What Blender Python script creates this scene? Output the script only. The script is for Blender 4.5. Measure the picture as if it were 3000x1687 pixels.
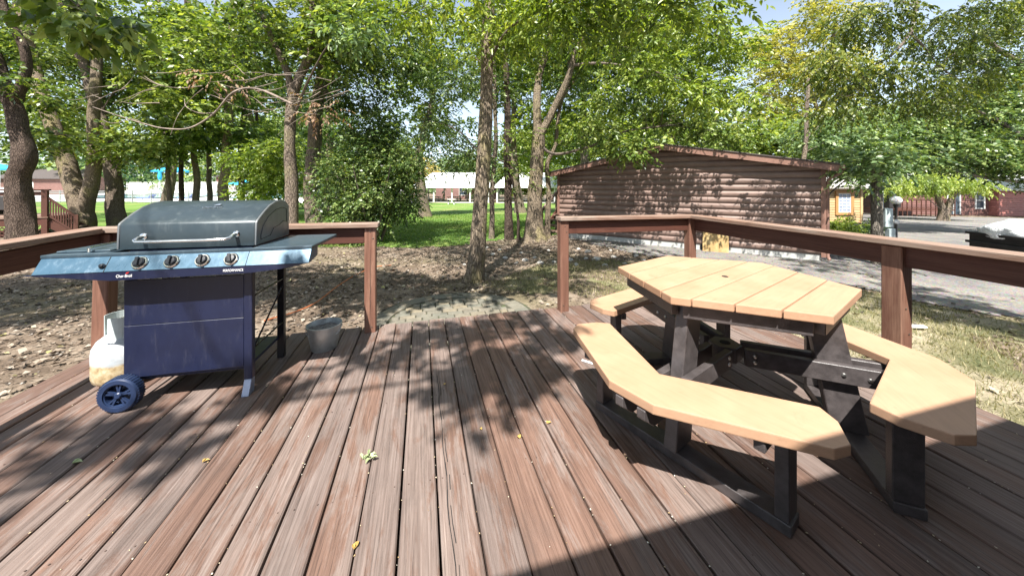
import bpy, bmesh, math, random
import numpy as np
from mathutils import Vector, Matrix, Quaternion, noise

scene = bpy.context.scene
for o in list(bpy.data.objects):
    bpy.data.objects.remove(o)
COL = scene.collection
R = math.radians
random.seed(7)

# ------------------------------------------------------------------ camera
EYE = 1.296
cam_d = bpy.data.cameras.new("camera")
cam = bpy.data.objects.new("camera", cam_d)
COL.objects.link(cam)
cam.location = (0, 0, EYE)
cam.rotation_euler = (R(90), 0, 0)
cam_d.sensor_width = 36
cam_d.lens = 36 * 980 / 3000
cam_d.shift_y = -0.0985
cam_d.clip_start = 0.05
cam_d.clip_end = 2000
scene.camera = cam

# ------------------------------------------------------------------ light
SUN_EL = 57.5
ldir = Vector((0.155 * math.cos(R(SUN_EL)), 0.988 * math.cos(R(SUN_EL)), -math.sin(R(SUN_EL)))).normalized()
world = bpy.data.worlds.new("World")
scene.world = world
world.use_nodes = True
wn = world.node_tree
sky = wn.nodes.new("ShaderNodeTexSky")
sky.sky_type = 'NISHITA'
sky.sun_disc = False
sky.sun_elevation = R(SUN_EL)
sky.sun_rotation = R(188.9)
sky.air_density = 1.0
sky.dust_density = 1.0
# pale summer haze low in the sky, the same all round
tcw = wn.nodes.new("ShaderNodeTexCoord"); sxw = wn.nodes.new("ShaderNodeSeparateXYZ")
wn.links.new(tcw.outputs["Generated"], sxw.inputs[0])
hz = wn.nodes.new("ShaderNodeValToRGB")
for e, (p, c) in zip([hz.color_ramp.elements[0], hz.color_ramp.elements[1], hz.color_ramp.elements.new(0.3), hz.color_ramp.elements.new(0.5)],
                     [(0.0, 1.0), (0.75, 0.0), (0.3, 0.62), (0.5, 0.22)]):
    e.position = p; e.color = (c, c, c, 1)
hz.color_ramp.interpolation = 'B_SPLINE'
wn.links.new(sxw.outputs[2], hz.inputs[0])
hm = wn.nodes.new("ShaderNodeMix"); hm.data_type = 'RGBA'; hm.blend_type = 'MULTIPLY'; hm.inputs[0].default_value = 1
wn.links.new(hz.outputs[0], hm.inputs[6]); hm.inputs[7].default_value = (6.4, 7.2, 8.0, 1)
ha_ = wn.nodes.new("ShaderNodeMix"); ha_.data_type = 'RGBA'; ha_.blend_type = 'ADD'; ha_.inputs[0].default_value = 1
wn.links.new(sky.outputs[0], ha_.inputs[6]); wn.links.new(hm.outputs[2], ha_.inputs[7])
wn.links.new(ha_.outputs[2], wn.nodes["Background"].inputs[0])
wn.nodes["Background"].inputs[1].default_value = 0.05
sd = bpy.data.lights.new("sun", 'SUN')
sd.energy = 5.0
sd.angle = R(0.53)
sd.color = (1.0, 0.955, 0.89)
sun = bpy.data.objects.new("sun", sd)
COL.objects.link(sun)
sun.rotation_mode = 'QUATERNION'
sun.rotation_quaternion = ldir.to_track_quat('-Z', 'Y')
sun.location = (0, 0, 30)

scene.view_settings.view_transform = 'Standard'
scene.view_settings.look = 'None'
scene.view_settings.gamma = 1.0
scene.view_settings.use_curve_mapping = False
scene.view_settings.exposure = 1.42

# ------------------------------------------------------------------ helpers
def at(x, y, Y):
    """point seen at picture position x, y (2576 wide) at distance Y"""
    return Vector(((x - 1288) / 841.5 * Y, Y, EYE - (y - 470.6) / 841.5 * Y))

def atz(x, y, z=0.0):
    Y = (EYE - z) * 841.5 / (y - 470.6)
    return Vector(((x - 1288) / 841.5 * Y, Y, z))

def smooth(t):
    t = np.clip(t, 0, 1)
    return t * t * (3 - 2 * t)

def terrain(x, y):
    x = np.asarray(x, dtype=float); y = np.asarray(y, dtype=float)
    d = np.hypot(x, y)
    s = smooth((d - 8) / 47)
    side = 0.3 + 0.7 * smooth((x + 30) / 25)
    z = -0.35 - 0.8 * s * side
    z = z + 0.018 * np.sin(x * 1.3 + 0.5 * y) * np.sin(y * 0.9 - 0.3 * x) * np.clip(d / 6, 0, 1)
    return z

def tz(x, y):
    return float(terrain(x, y))

def props(o, label=None, cat=None, group=None, kind=None):
    if label: o["label"] = label
    if cat: o["category"] = cat
    if group: o["group"] = group
    if kind: o["kind"] = kind
    return o

def thing(name, label, cat, loc=(0, 0, 0), rz=0.0, group=None):
    o = bpy.data.objects.new(name, None)
    COL.objects.link(o)
    o.empty_display_size = 0.1
    o.location = loc
    o.rotation_euler = (0, 0, rz)
    return props(o, label, cat, group)

def link(name, me, mat, parent=None, loc=None, rz=None):
    if mat is not None and not me.materials:
        me.materials.append(mat)
    o = bpy.data.objects.new(name, me)
    COL.objects.link(o)
    if parent is not None: o.parent = parent
    if loc is not None: o.location = loc
    if rz is not None: o.rotation_euler = (0, 0, rz)
    return o

def copy_tree(o, parent=None):
    c = o.copy(); COL.objects.link(c); c.parent = parent
    for ch in list(o.children):
        copy_tree(ch, c)
    return c

def rotm(rx=0, ry=0, rz=0):
    return Matrix.Rotation(rz, 3, 'Z') @ Matrix.Rotation(ry, 3, 'Y') @ Matrix.Rotation(rx, 3, 'X')

class MB:
    def __init__(self):
        self.v = []; self.f = []
    def add(self, vs, fs):
        b = len(self.v)
        self.v += [tuple(p) for p in vs]
        self.f += [tuple(i + b for i in f) for f in fs]
        return self
    def box(self, c, s, m=None):
        hx, hy, hz = s[0] / 2, s[1] / 2, s[2] / 2
        c = Vector(c)
        vs = []
        for dx, dy, dz in ((-1,-1,-1),(1,-1,-1),(1,1,-1),(-1,1,-1),(-1,-1,1),(1,-1,1),(1,1,1),(-1,1,1)):
            p = Vector((dx*hx, dy*hy, dz*hz))
            if m is not None: p = m @ p
            vs.append(c + p)
        return self.add(vs, [(0,3,2,1),(4,5,6,7),(0,1,5,4),(1,2,6,5),(2,3,7,6),(3,0,4,7)])
    def bar(self, a, b, w, h, up=(0, 0, 1)):
        """box running from a to b, w wide sideways, h along up"""
        a = Vector(a); b = Vector(b)
        d = (b - a); L = d.length; d.normalize()
        up = Vector(up)
        s = d.cross(up)
        if s.length < 1e-5: s = d.cross(Vector((1, 0, 0)))
        s.normalize(); n = s.cross(d).normalized()
        m = Matrix((s, d, n)).transposed()
        return self.box((a + b) / 2, (w, L, h), m)
    def prism(self, poly, z0, z1):
        n = len(poly)
        area = sum(poly[i][0]*poly[(i+1)%n][1] - poly[(i+1)%n][0]*poly[i][1] for i in range(n))
        if area < 0: poly = poly[::-1]
        vs = [(p[0], p[1], z0) for p in poly] + [(p[0], p[1], z1) for p in poly]
        fs = [tuple(range(n))[::-1], tuple(range(n, 2*n))]
        fs += [(i, (i+1) % n, n + (i+1) % n, n + i) for i in range(n)]
        return self.add(vs, fs)
    def extr(self, poly, axis_a, axis_b, org, vec):
        """extrude a 2D poly drawn in axes a,b from org along vec"""
        A = Vector(axis_a); B = Vector(axis_b); O = Vector(org); V = Vector(vec)
        n = len(poly)
        vs = [O + A*p[0] + B*p[1] for p in poly] + [O + A*p[0] + B*p[1] + V for p in poly]
        fs = [tuple(range(n))[::-1], tuple(range(n, 2*n))]
        fs += [(i, (i+1) % n, n + (i+1) % n, n + i) for i in range(n)]
        return self.add(vs, fs)
    def tube(self, pts, rad, n=10, rough=0.0, seed=0, caps=True):
        pts = [Vector(p) for p in pts]
        k = len(pts)
        if not hasattr(rad, '__len__'): rad = [rad] * k
        rng = random.Random(seed)
        vs = []
        t = (pts[1] - pts[0]).normalized()
        ref = Vector((1, 0, 0)) if abs(t.x) < 0.9 else Vector((0, 1, 0))
        nrm = t.cross(ref).normalized()
        for i, p in enumerate(pts):
            if i == 0: t2 = pts[1] - pts[0]
            elif i == k - 1: t2 = pts[-1] - pts[-2]
            else: t2 = pts[i+1] - pts[i-1]
            t2.normalize()
            nrm = (nrm - t2 * nrm.dot(t2)).normalized()
            bn = t2.cross(nrm)
            for j in range(n):
                a = 2 * math.pi * j / n
                r = rad[i]
                if rough:
                    r *= 1 + rough * (noise.noise(Vector((math.cos(a)*1.5 + seed, math.sin(a)*1.5, p.z * 1.6))) + 0.5*noise.noise(Vector((math.cos(a)*4 + seed, math.sin(a)*4, p.z * 2.5))))
                vs.append(p + nrm * (math.cos(a) * r) + bn * (math.sin(a) * r))
        fs = []
        for i in range(k - 1):
            for j in range(n):
                fs.append((i*n + j, i*n + (j+1) % n, (i+1)*n + (j+1) % n, (i+1)*n + j))
        if caps:
            fs.append(tuple(range(n))[::-1]); fs.append(tuple((k-1)*n + j for j in range(n)))
        return self.add(vs, fs)
    def lathe(self, prof, n=24, c=(0, 0, 0), m=None, close=True):
        c = Vector(c); k = len(prof); vs = []
        for r, z in prof:
            for j in range(n):
                a = 2 * math.pi * j / n
                p = Vector((r*math.cos(a), r*math.sin(a), z))
                if m is not None: p = m @ p
                vs.append(c + p)
        fs = []
        for i in range(k - 1):
            for j in range(n):
                fs.append((i*n+j, i*n+(j+1) % n, (i+1)*n+(j+1) % n, (i+1)*n+j))
        if close:
            fs.append(tuple(range(n))[::-1]); fs.append(tuple((k-1)*n+j for j in range(n)))
        return self.add(vs, fs)
    def mesh(self, name, bevel=0.0, smoothed=False, seg=1):
        me = bpy.data.meshes.new(name)
        me.from_pydata(self.v, [], self.f)
        if bevel > 0 or True:
            bm = bmesh.new(); bm.from_mesh(me)
            bmesh.ops.recalc_face_normals(bm, faces=bm.faces)
            if bevel > 0:
                es = [e for e in bm.edges if len(e.link_faces) == 2 and e.calc_face_angle(0) > 0.5]
                bmesh.ops.bevel(bm, geom=es, offset=bevel, segments=seg, affect='EDGES', profile=0.6, clamp_overlap=True)
            bm.to_mesh(me); bm.free()
        if smoothed:
            me.polygons.foreach_set("use_smooth", [True] * len(me.polygons))
            try: me.set_sharp_from_angle(angle=R(38))
            except Exception: pass
        me.update()
        return me
    def build(self, name, mat, parent=None, bevel=0.0, smoothed=False, seg=1, loc=None, rz=None):
        return link(name, self.mesh(name, bevel, smoothed, seg), mat, parent, loc, rz)

def np_mesh(name, verts, faces, tint=None, smoothed=False):
    """fast mesh: verts (N,3); faces (M,k) constant k"""
    me = bpy.data.meshes.new(name)
    verts = np.ascontiguousarray(verts, dtype=np.float32)
    faces = np.ascontiguousarray(faces, dtype=np.int32)
    m, k = faces.shape
    me.vertices.add(len(verts)); me.vertices.foreach_set("co", verts.ravel())
    me.loops.add(m * k); me.loops.foreach_set("vertex_index", faces.ravel())
    me.polygons.add(m)
    me.polygons.foreach_set("loop_start", np.arange(0, m*k, k, dtype=np.int32))
    try: me.polygons.foreach_set("loop_total", np.full(m, k, dtype=np.int32))
    except Exception: pass
    if smoothed: me.polygons.foreach_set("use_smooth", np.ones(m, dtype=bool))
    if tint is not None:
        at_ = me.attributes.new("tint", 'FLOAT', 'FACE')
        at_.data.foreach_set("value", np.asarray(tint, dtype=np.float32))
    me.update(calc_edges=True)
    return me

# ------------------------------------------------------------------ materials
def newmat(name):
    m = bpy.data.materials.new(name); m.use_nodes = True
    nt = m.node_tree
    return m, nt, nt.nodes["Principled BSDF"]

def N(nt, t, **kw):
    n = nt.nodes.new(t)
    for k, v in kw.items(): setattr(n, k, v)
    return n

def noise_n(nt, vec, scale, detail=6, rough=0.6, dist=0.0):
    n = N(nt, "ShaderNodeTexNoise")
    n.inputs["Scale"].default_value = scale; n.inputs["Detail"].default_value = detail
    n.inputs["Roughness"].default_value = rough; n.inputs["Distortion"].default_value = dist
    if vec is not None: nt.links.new(vec, n.inputs["Vector"])
    return n

def ramp(nt, fac, stops, interp='LINEAR'):
    r = N(nt, "ShaderNodeValToRGB"); cr = r.color_ramp; cr.interpolation = interp
    while len(cr.elements) < len(stops): cr.elements.new(0.5)
    for e, (p, c) in zip(cr.elements, stops):
        e.position = p
        e.color = (c[0], c[1], c[2], 1) if hasattr(c, '__len__') else (c, c, c, 1)
    nt.links.new(fac, r.inputs[0]); return r

def mixc(nt, fac, a, b, mode='MIX'):
    n = N(nt, "ShaderNodeMix", data_type='RGBA', blend_type=mode)
    for s, v in ((n.inputs[0], fac), (n.inputs[6], a), (n.inputs[7], b)):
        if hasattr(v, 'is_linked') or hasattr(v, 'links'): nt.links.new(v, s)
        elif hasattr(v, '__len__'): s.default_value = (v[0], v[1], v[2], 1)
        else: s.default_value = v
    return n.outputs[2]

def mapping(nt, coord='Object', scale=(1, 1, 1), rand=False, rot=(0, 0, 0)):
    tc = N(nt, "ShaderNodeTexCoord"); mp = N(nt, "ShaderNodeMapping")
    mp.inputs["Scale"].default_value = scale; mp.inputs["Rotation"].default_value = rot
    src = tc.outputs[coord]
    if rand:
        oi = N(nt, "ShaderNodeObjectInfo"); ml = N(nt, "ShaderNodeMath", operation='MULTIPLY')
        ml.inputs[1].default_value = 61.7; nt.links.new(oi.outputs["Random"], ml.inputs[0])
        ad = N(nt, "ShaderNodeVectorMath", operation='ADD')
        nt.links.new(src, ad.inputs[0]); nt.links.new(ml.outputs[0], ad.inputs[1]); src = ad.outputs[0]
    nt.links.new(src, mp.inputs["Vector"])
    return mp.outputs["Vector"]

def bump(nt, bsdf, height, strength=0.3, dist=0.01, prev=None):
    b = N(nt, "ShaderNodeBump"); b.inputs["Strength"].default_value = strength
    b.inputs["Distance"].default_value = dist
    nt.links.new(height, b.inputs["Height"])
    if prev is not None: nt.links.new(prev, b.inputs["Normal"])
    if bsdf is not None: nt.links.new(b.outputs[0], bsdf.inputs["Normal"])
    return b.outputs[0]

def simple(name, col, rough=0.5, metal=0.0, var=0.15, scale=8, bumpy=0.0, coat=0.0, spec=0.5, dirt=None):
    m, nt, b = newmat(name)
    v = mapping(nt, 'Object', rand=True)
    n = noise_n(nt, v, scale, 6, 0.65)
    lo = [c * (1 - var) for c in col]; hi = [min(1, c * (1 + var)) for c in col]
    c = ramp(nt, n.outputs[0], [(0.3, lo), (0.7, hi)]).outputs[0]
    if dirt:
        n2 = noise_n(nt, v, scale * 0.35, 7, 0.7)
        f = ramp(nt, n2.outputs[0], [(0.52, 0), (0.72, 1)])
        c = mixc(nt, f.outputs[0], c, dirt)
    nt.links.new(c, b.inputs["Base Color"])
    rr = ramp(nt, n.outputs[0], [(0.2, max(0, rough - 0.1)), (0.8, min(1, rough + 0.1))])
    nt.links.new(rr.outputs[0], b.inputs["Roughness"])
    b.inputs["Metallic"].default_value = metal
    b.inputs["Specular IOR Level"].default_value = spec
    if coat: b.inputs["Coat Weight"].default_value = coat
    if bumpy:
        n3 = noise_n(nt, v, scale * 12, 4, 0.6)
        bump(nt, b, n3.outputs[0], bumpy, 0.004)
    return m

def wood(name, cols, weather, amt=(0.45, 0.65), grain=(38, 1.3, 38), rough=0.7, bumps=0.5, knots=True, rubs=None, bright=0.25):
    """grain runs along local y"""
    m, nt, b = newmat(name)
    v = mapping(nt, 'Object', grain, rand=True)
    v2 = mapping(nt, 'Object', (7, 0.9, 7), rand=True)
    v3 = mapping(nt, 'Object', (1, 1, 1), rand=True)
    g = noise_n(nt, v, 1.6, 9, 0.72, 0.6)
    big = noise_n(nt, v2, 1.0, 7, 0.68, 0.3)
    fine = noise_n(nt, mapping(nt, 'Object', (grain[0]*4, grain[1]*4, grain[2]*4), rand=True), 1.0, 5, 0.7)
    c = ramp(nt, g.outputs[0], [(0.30, cols[0]), (0.50, cols[1]), (0.72, cols[2])]).outputs[0]
    f = ramp(nt, big.outputs[0], [(amt[0], 0), (amt[1], 1)]).outputs[0]
    ff = N(nt, "ShaderNodeMath", operation='MULTIPLY'); nt.links.new(f, ff.inputs[0])
    gr = ramp(nt, g.outputs[0], [(0.38, 0.25), (0.6, 1.0)]).outputs[0]
    nt.links.new(gr, ff.inputs[1])
    c = mixc(nt, ff.outputs[0], c, weather)
    oi = N(nt, "ShaderNodeObjectInfo")
    vr = ramp(nt, oi.outputs["Random"], [(0.0, 1 - bright), (1.0, 1 + bright * 0.8)])
    c = mixc(nt, 1.0, c, vr.outputs[0], 'MULTIPLY')
    crk = ramp(nt, fine.outputs[0], [(0.29, 0.35), (0.38, 1.0)])
    c = mixc(nt, 1.0, c, crk.outputs[0], 'MULTIPLY')
    if rubs:
        n4 = noise_n(nt, v3, 7.5, 8, 0.75, 0.4)
        c = mixc(nt, ramp(nt, n4.outputs[0], [(0.66, 0), (0.76, 0.75)]).outputs[0], c, rubs)
    nt.links.new(c, b.inputs["Base Color"])
    rr = ramp(nt, g.outputs[0], [(0.3, rough + 0.12), (0.7, rough - 0.12)])
    nt.links.new(rr.outputs[0], b.inputs["Roughness"])
    p = bump(nt, None, g.outputs[0], bumps, 0.004)
    bump(nt, b, fine.outputs[0], bumps * 0.8, 0.002, p)
    return m

def leafmat(name, c_dark, c_mid, c_light, trans=0.32, rough=0.36):
    m, nt, b = newmat(name)
    a = N(nt, "ShaderNodeAttribute", attribute_name="tint")
    c = ramp(nt, a.outputs["Fac"], [(0.0, c_dark), (0.55, c_mid), (1.0, c_light)]).outputs[0]
    nt.links.new(c, b.inputs["Base Color"])
    b.inputs["Roughness"].default_value = rough
    b.inputs["Specular IOR Level"].default_value = 0.5
    tr = N(nt, "ShaderNodeBsdfTranslucent")
    tc = mixc(nt, 1.0, c, (1.5, 1.45, 0.45), 'MULTIPLY')
    nt.links.new(tc, tr.inputs["Color"])
    mx = N(nt, "ShaderNodeMixShader"); mx.inputs[0].default_value = trans
    nt.links.new(b.outputs[0], mx.inputs[1]); nt.links.new(tr.outputs[0], mx.inputs[2])
    nt.links.new(mx.outputs[0], nt.nodes["Material Output"].inputs[0])
    return m

def bark(name, c1, c2, lichen, lf=(0.5, 0.68)):
    m, nt, b = newmat(name)
    v = mapping(nt, 'Object', (17, 17, 3.2), rand=False)
    n0 = noise_n(nt, v, 1.2, 5, 0.6, 0)
    vo = N(nt, "ShaderNodeTexVoronoi", feature='DISTANCE_TO_EDGE')
    vo.inputs["Scale"].default_value = 2.6
    mixv = N(nt, "ShaderNodeMix", data_type='RGBA'); mixv.inputs[0].default_value = 0.16
    nt.links.new(v, mixv.inputs[6]); nt.links.new(n0.outputs["Color"], mixv.inputs[7])
    nt.links.new(mixv.outputs[2], vo.inputs["Vector"])
    ridge = ramp(nt, vo.outputs["Distance"], [(0.0, 0), (0.16, 1)])
    n2 = noise_n(nt, mapping(nt, 'Object', (30, 30, 8)), 1.5, 8, 0.7)
    c = ramp(nt, n2.outputs[0], [(0.3, c1), (0.7, c2)]).outputs[0]
    n3 = noise_n(nt, mapping(nt, 'Object', (1.6, 1.6, 0.8)), 1.4, 7, 0.7)
    c = mixc(nt, ramp(nt, n3.outputs[0], [(lf[0], 0), (lf[1], 0.75)]).outputs[0], c, lichen)
    c = mixc(nt, 1.0, c, ramp(nt, ridge.outputs[0], [(0, 0.5), (0.8, 1)]).outputs[0], 'MULTIPLY')
    nt.links.new(c, b.inputs["Base Color"]); b.inputs["Roughness"].default_value = 0.9
    b.inputs["Specular IOR Level"].default_value = 0.2
    p = bump(nt, None, ridge.outputs[0], 0.9, 0.02)
    bump(nt, b, n2.outputs[0], 0.6, 0.008, p)
    return m

M = {}
def deckmat():
    m, nt, b = newmat("deck_stain")
    oi = N(nt, "ShaderNodeObjectInfo")
    g = noise_n(nt, mapping(nt, 'Object', (62, 1.5, 62), rand=True), 1.4, 8, 0.72, 0.5)
    fine = noise_n(nt, mapping(nt, 'Object', (130, 3.0, 130), rand=True), 1.0, 6, 0.75)
    big = noise_n(nt, mapping(nt, 'Object', (9, 1.5, 9), rand=True), 1.0, 9, 0.76, 0.5)
    blot = noise_n(nt, mapping(nt, 'Object', (3, 2, 3), rand=True), 1.2, 5, 0.6)
    worn = ramp(nt, g.outputs[0], [(0.32, (0.108, 0.080, 0.068)), (0.5, (0.178, 0.134, 0.116)), (0.68, (0.238, 0.190, 0.168))]).outputs[0]
    stain = ramp(nt, g.outputs[0], [(0.32, (0.080, 0.048, 0.037)), (0.5, (0.148, 0.090, 0.068)), (0.68, (0.198, 0.126, 0.098))]).outputs[0]
    # how much stain is left differs from board to board
    sh = N(nt, "ShaderNodeMath", operation='MULTIPLY_ADD'); nt.links.new(oi.outputs["Random"], sh.inputs[0]); sh.inputs[1].default_value = 0.16; sh.inputs[2].default_value = -0.08
    ad = N(nt, "ShaderNodeMath", operation='ADD'); nt.links.new(big.outputs[0], ad.inputs[0]); nt.links.new(sh.outputs[0], ad.inputs[1])
    fm = ramp(nt, ad.outputs[0], [(0.46, 0), (0.55, 1)]).outputs[0]
    c = mixc(nt, fm, worn, stain)
    c = mixc(nt, ramp(nt, blot.outputs[0], [(0.56, 0), (0.74, 0.5)]).outputs[0], c, (0.085, 0.068, 0.060))
    vr = N(nt, "ShaderNodeMath", operation='FRACT'); ml = N(nt, "ShaderNodeMath", operation='MULTIPLY'); ml.inputs[1].default_value = 7.31
    nt.links.new(oi.outputs["Random"], ml.inputs[0]); nt.links.new(ml.outputs[0], vr.inputs[0])
    c = mixc(nt, 1.0, c, ramp(nt, vr.outputs[0], [(0.0, (0.86, 0.86, 0.87)), (0.5, (1.0, 0.99, 0.98)), (1.0, (1.12, 1.10, 1.09))]).outputs[0], 'MULTIPLY')
    c = mixc(nt, 1.0, c, ramp(nt, fine.outputs[0], [(0.31, 0.30), (0.43, 0.85), (0.60, 1.0), (0.72, 1.35)]).outputs[0], 'MULTIPLY')
    sp = noise_n(nt, mapping(nt, 'Object', (1, 1, 1), rand=True), 16, 6, 0.75, 0.8)
    c = mixc(nt, ramp(nt, sp.outputs[0], [(0.70, 0), (0.76, 0.7)]).outputs[0], c, (0.34, 0.31, 0.28))
    nt.links.new(c, b.inputs["Base Color"])
    nt.links.new(ramp(nt, ad.outputs[0], [(0.45, 0.85), (0.55, 0.62)]).outputs[0], b.inputs["Roughness"])
    b.inputs["Specular IOR Level"].default_value = 0.35
    p = bump(nt, None, g.outputs[0], 0.35, 0.004)
    bump(nt, b, fine.outputs[0], 0.5, 0.003, p)
    return m
M['deck'] = deckmat()
M['rail_paint'] = wood("rail_paint", [(0.045, 0.015, 0.009), (0.085, 0.029, 0.018), (0.115, 0.046, 0.029)], (0.15, 0.080, 0.056), amt=(0.58, 0.74), bumps=0.25, rough=0.6, bright=0.12)
M['post_paint'] = wood("post_paint", [(0.105, 0.045, 0.028), (0.170, 0.078, 0.051), (0.23, 0.117, 0.080)], (0.32, 0.19, 0.13), amt=(0.5, 0.7), bumps=0.25, rough=0.62, bright=0.1)
M['cap'] = wood("weathered_cap", [(0.12, 0.058, 0.038), (0.21, 0.120, 0.082), (0.28, 0.185, 0.138)], (0.31, 0.255, 0.21), amt=(0.40, 0.6), bumps=0.5, bright=0.1)
def tanpaint():
    m, nt, b = newmat("tan_tabletop_paint")
    v = mapping(nt, 'Object', rand=True)
    big = noise_n(nt, v, 3.5, 6, 0.65); g = noise_n(nt, mapping(nt, 'Object', (55, 3.0, 55), rand=True), 1.2, 6, 0.7, 0.4)
    c = ramp(nt, big.outputs[0], [(0.3, (0.385, 0.228, 0.140)), (0.7, (0.440, 0.270, 0.172))]).outputs[0]
    c = mixc(nt, 0.5, c, ramp(nt, g.outputs[0], [(0.32, 0.80), (0.5, 1.0), (0.7, 1.10)]).outputs[0], 'MULTIPLY')
    st = noise_n(nt, v, 7.5, 8, 0.72, 1.2)
    c = mixc(nt, ramp(nt, st.outputs[0], [(0.60, 0), (0.74, 0.42)]).outputs[0], c, (0.25, 0.135, 0.075))
    fl = noise_n(nt, v, 95, 3, 0.6)
    c = mixc(nt, ramp(nt, fl.outputs[0], [(0.74, 0), (0.78, 0.55)]).outputs[0], c, (0.17, 0.10, 0.06))
    nt.links.new(c, b.inputs["Base Color"])
    nt.links.new(ramp(nt, big.outputs[0], [(0.3, 0.42), (0.7, 0.66)]).outputs[0], b.inputs["Roughness"])
    p = bump(nt, None, g.outputs[0], 0.22, 0.002)
    bump(nt, b, noise_n(nt, v, 120, 3, 0.6).outputs[0], 0.2, 0.0015, p)
    return m
M['tan'] = tanpaint()
M['black_lumber'] = simple("black_stained_lumber", (0.060, 0.052, 0.052), 0.40, var=0.4, scale=20, bumpy=0.35, spec=0.6)
M['bolt'] = simple("zinc_bolt", (0.7, 0.7, 0.68), 0.3, metal=1.0, var=0.1)
M['hole'] = simple("dark_opening", (0.012, 0.012, 0.012), 0.9, var=0.1)

# leaves
M['leaf_green'] = leafmat("leaf_green", (0.020, 0.050, 0.010), (0.128, 0.198, 0.036), (0.370, 0.435, 0.130), trans=0.38)
M['leaf_deep'] = leafmat("leaf_deep", (0.014, 0.036, 0.012), (0.078, 0.140, 0.036), (0.280, 0.350, 0.125))
M['leaf_lime'] = leafmat("leaf_lime", (0.060, 0.105, 0.014), (0.190, 0.270, 0.045), (0.420, 0.480, 0.130), trans=0.42)
M['leaf_olive'] = leafmat("leaf_olive", (0.030, 0.052, 0.008), (0.100, 0.145, 0.020), (0.280, 0.300, 0.060), trans=0.38)
M['leaf_yellow'] = leafmat("leaf_yellow", (0.130, 0.160, 0.026), (0.320, 0.320, 0.075), (0.540, 0.490, 0.170), trans=0.4)
M['leaf_gold'] = leafmat("leaf_gold", (0.32, 0.26, 0.10), (0.56, 0.47, 0.21), (0.70, 0.63, 0.36), trans=0.4)
M['leaf_pale'] = leafmat("leaf_pale", (0.050, 0.100, 0.036), (0.170, 0.260, 0.110), (0.380, 0.460, 0.250), trans=0.38)
M['leaf_dead'] = leafmat("leaf_dead", (0.16, 0.085, 0.05), (0.28, 0.17, 0.11), (0.42, 0.31, 0.22), trans=0.3, rough=0.7)
M['bark'] = bark("bark_brown", (0.13, 0.098, 0.076), (0.31, 0.250, 0.195), (0.29, 0.26, 0.13))
M['bark_lichen'] = bark("bark_lichen", (0.15, 0.115, 0.085), (0.33, 0.265, 0.19), (0.34, 0.30, 0.12), lf=(0.50, 0.68))
M['bark_dark'] = bark("bark_dark", (0.055, 0.038, 0.030), (0.15, 0.11, 0.085), (0.15, 0.14, 0.08), lf=(0.6, 0.75))
M['twig'] = simple("twig_bark", (0.135, 0.105, 0.085), 0.85, var=0.4, scale=5)
M['twig_pale'] = simple("dead_twig_bark", (0.24, 0.19, 0.155), 0.85, var=0.5, scale=5)

# ------------------------------------------------------------------ ground
def fbm(x, y, s=1.0, seed=0.0, octs=4):
    v = np.zeros_like(x); a = 1.0
    rs = np.random.RandomState(int(seed * 10) + 3)
    for k in range(octs):
        ang = rs.uniform(0, 6.28, 4); ph = rs.uniform(0, 6.28, 4)
        for q in range(4):
            v += a * np.sin((x*np.cos(ang[q]) + y*np.sin(ang[q])) * s * (1 + 0.35*q) + ph[q] + 1.3*np.sin((x*np.sin(ang[q]) - y*np.cos(ang[q])) * s * 0.7 + ph[q-1]))
        a *= 0.55; s *= 2.1
    return v / 4

def polar_grid(r0, r1, nr, a0, a1, na, mask=None, dz=0.0, name='sheet'):
    rr = r0 * (r1 / r0) ** (np.arange(nr + 1) / nr)
    full = (a1 - a0) > 6.28
    aa = a0 + (a1 - a0) * np.arange(na + (0 if full else 1)) / na
    X = rr[:, None] * np.sin(aa)[None, :]; Y = rr[:, None] * np.cos(aa)[None, :]
    Z = terrain(X, Y) + dz
    V = np.stack([X, Y, Z], -1).reshape(-1, 3)
    n2 = len(aa)
    i, j = np.meshgrid(np.arange(nr), np.arange(na), indexing='ij')
    j2 = (j + 1) % n2
    F = np.stack([i*n2 + j, i*n2 + j2, (i+1)*n2 + j2, (i+1)*n2 + j], -1).reshape(-1, 4)
    F = F[:, ::-1]
    if mask is not None:
        c = V[F].mean(1)
        F = F[mask(c[:, 0], c[:, 1])]
        used = np.unique(F); rm = -np.ones(len(V), dtype=int); rm[used] = np.arange(len(used))
        V = V[used]; F = rm[F]
    me = np_mesh(name, V, F, smoothed=True)
    return me

def in_poly(x, y, poly):
    ins = np.zeros(x.shape, dtype=bool); n = len(poly)
    for i in range(n):
        x1, y1 = poly[i]; x2, y2 = poly[(i+1) % n]
        c = ((y1 > y) != (y2 > y)) & (x < (x2 - x1) * (y - y1) / (y2 - y1 + 1e-12) + x1)
        ins ^= c
    return ins

# dirt and leaf litter
m, nt, b = newmat("dirt")
v = mapping(nt, 'Object')
n1 = noise_n(nt, v, 2.2, 9, 0.72); n2 = noise_n(nt, v, 22, 7, 0.75); n3 = noise_n(nt, v, 0.35, 5, 0.6)
c = ramp(nt, n1.outputs[0], [(0.28, (0.070, 0.050, 0.036)), (0.5, (0.165, 0.125, 0.092)), (0.72, (0.31, 0.255, 0.20))]).outputs[0]
c = mixc(nt, 0.75, c, ramp(nt, n2.outputs[0], [(0.32, 0.35), (0.5, 1.0), (0.68, 1.5)]).outputs[0], 'MULTIPLY')
c = mixc(nt, ramp(nt, n3.outputs[0], [(0.5, 0), (0.68, 0.5)]).outputs[0], c, (0.13, 0.135, 0.055))
nt.links.new(c, b.inputs["Base Color"]); b.inputs["Roughness"].default_value = 0.95
b.inputs["Specular IOR Level"].default_value = 0.15
p = bump(nt, None, n1.outputs[0], 0.5, 0.08); bump(nt, b, n2.outputs[0], 0.9, 0.02, p)
M['dirt'] = m
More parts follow.
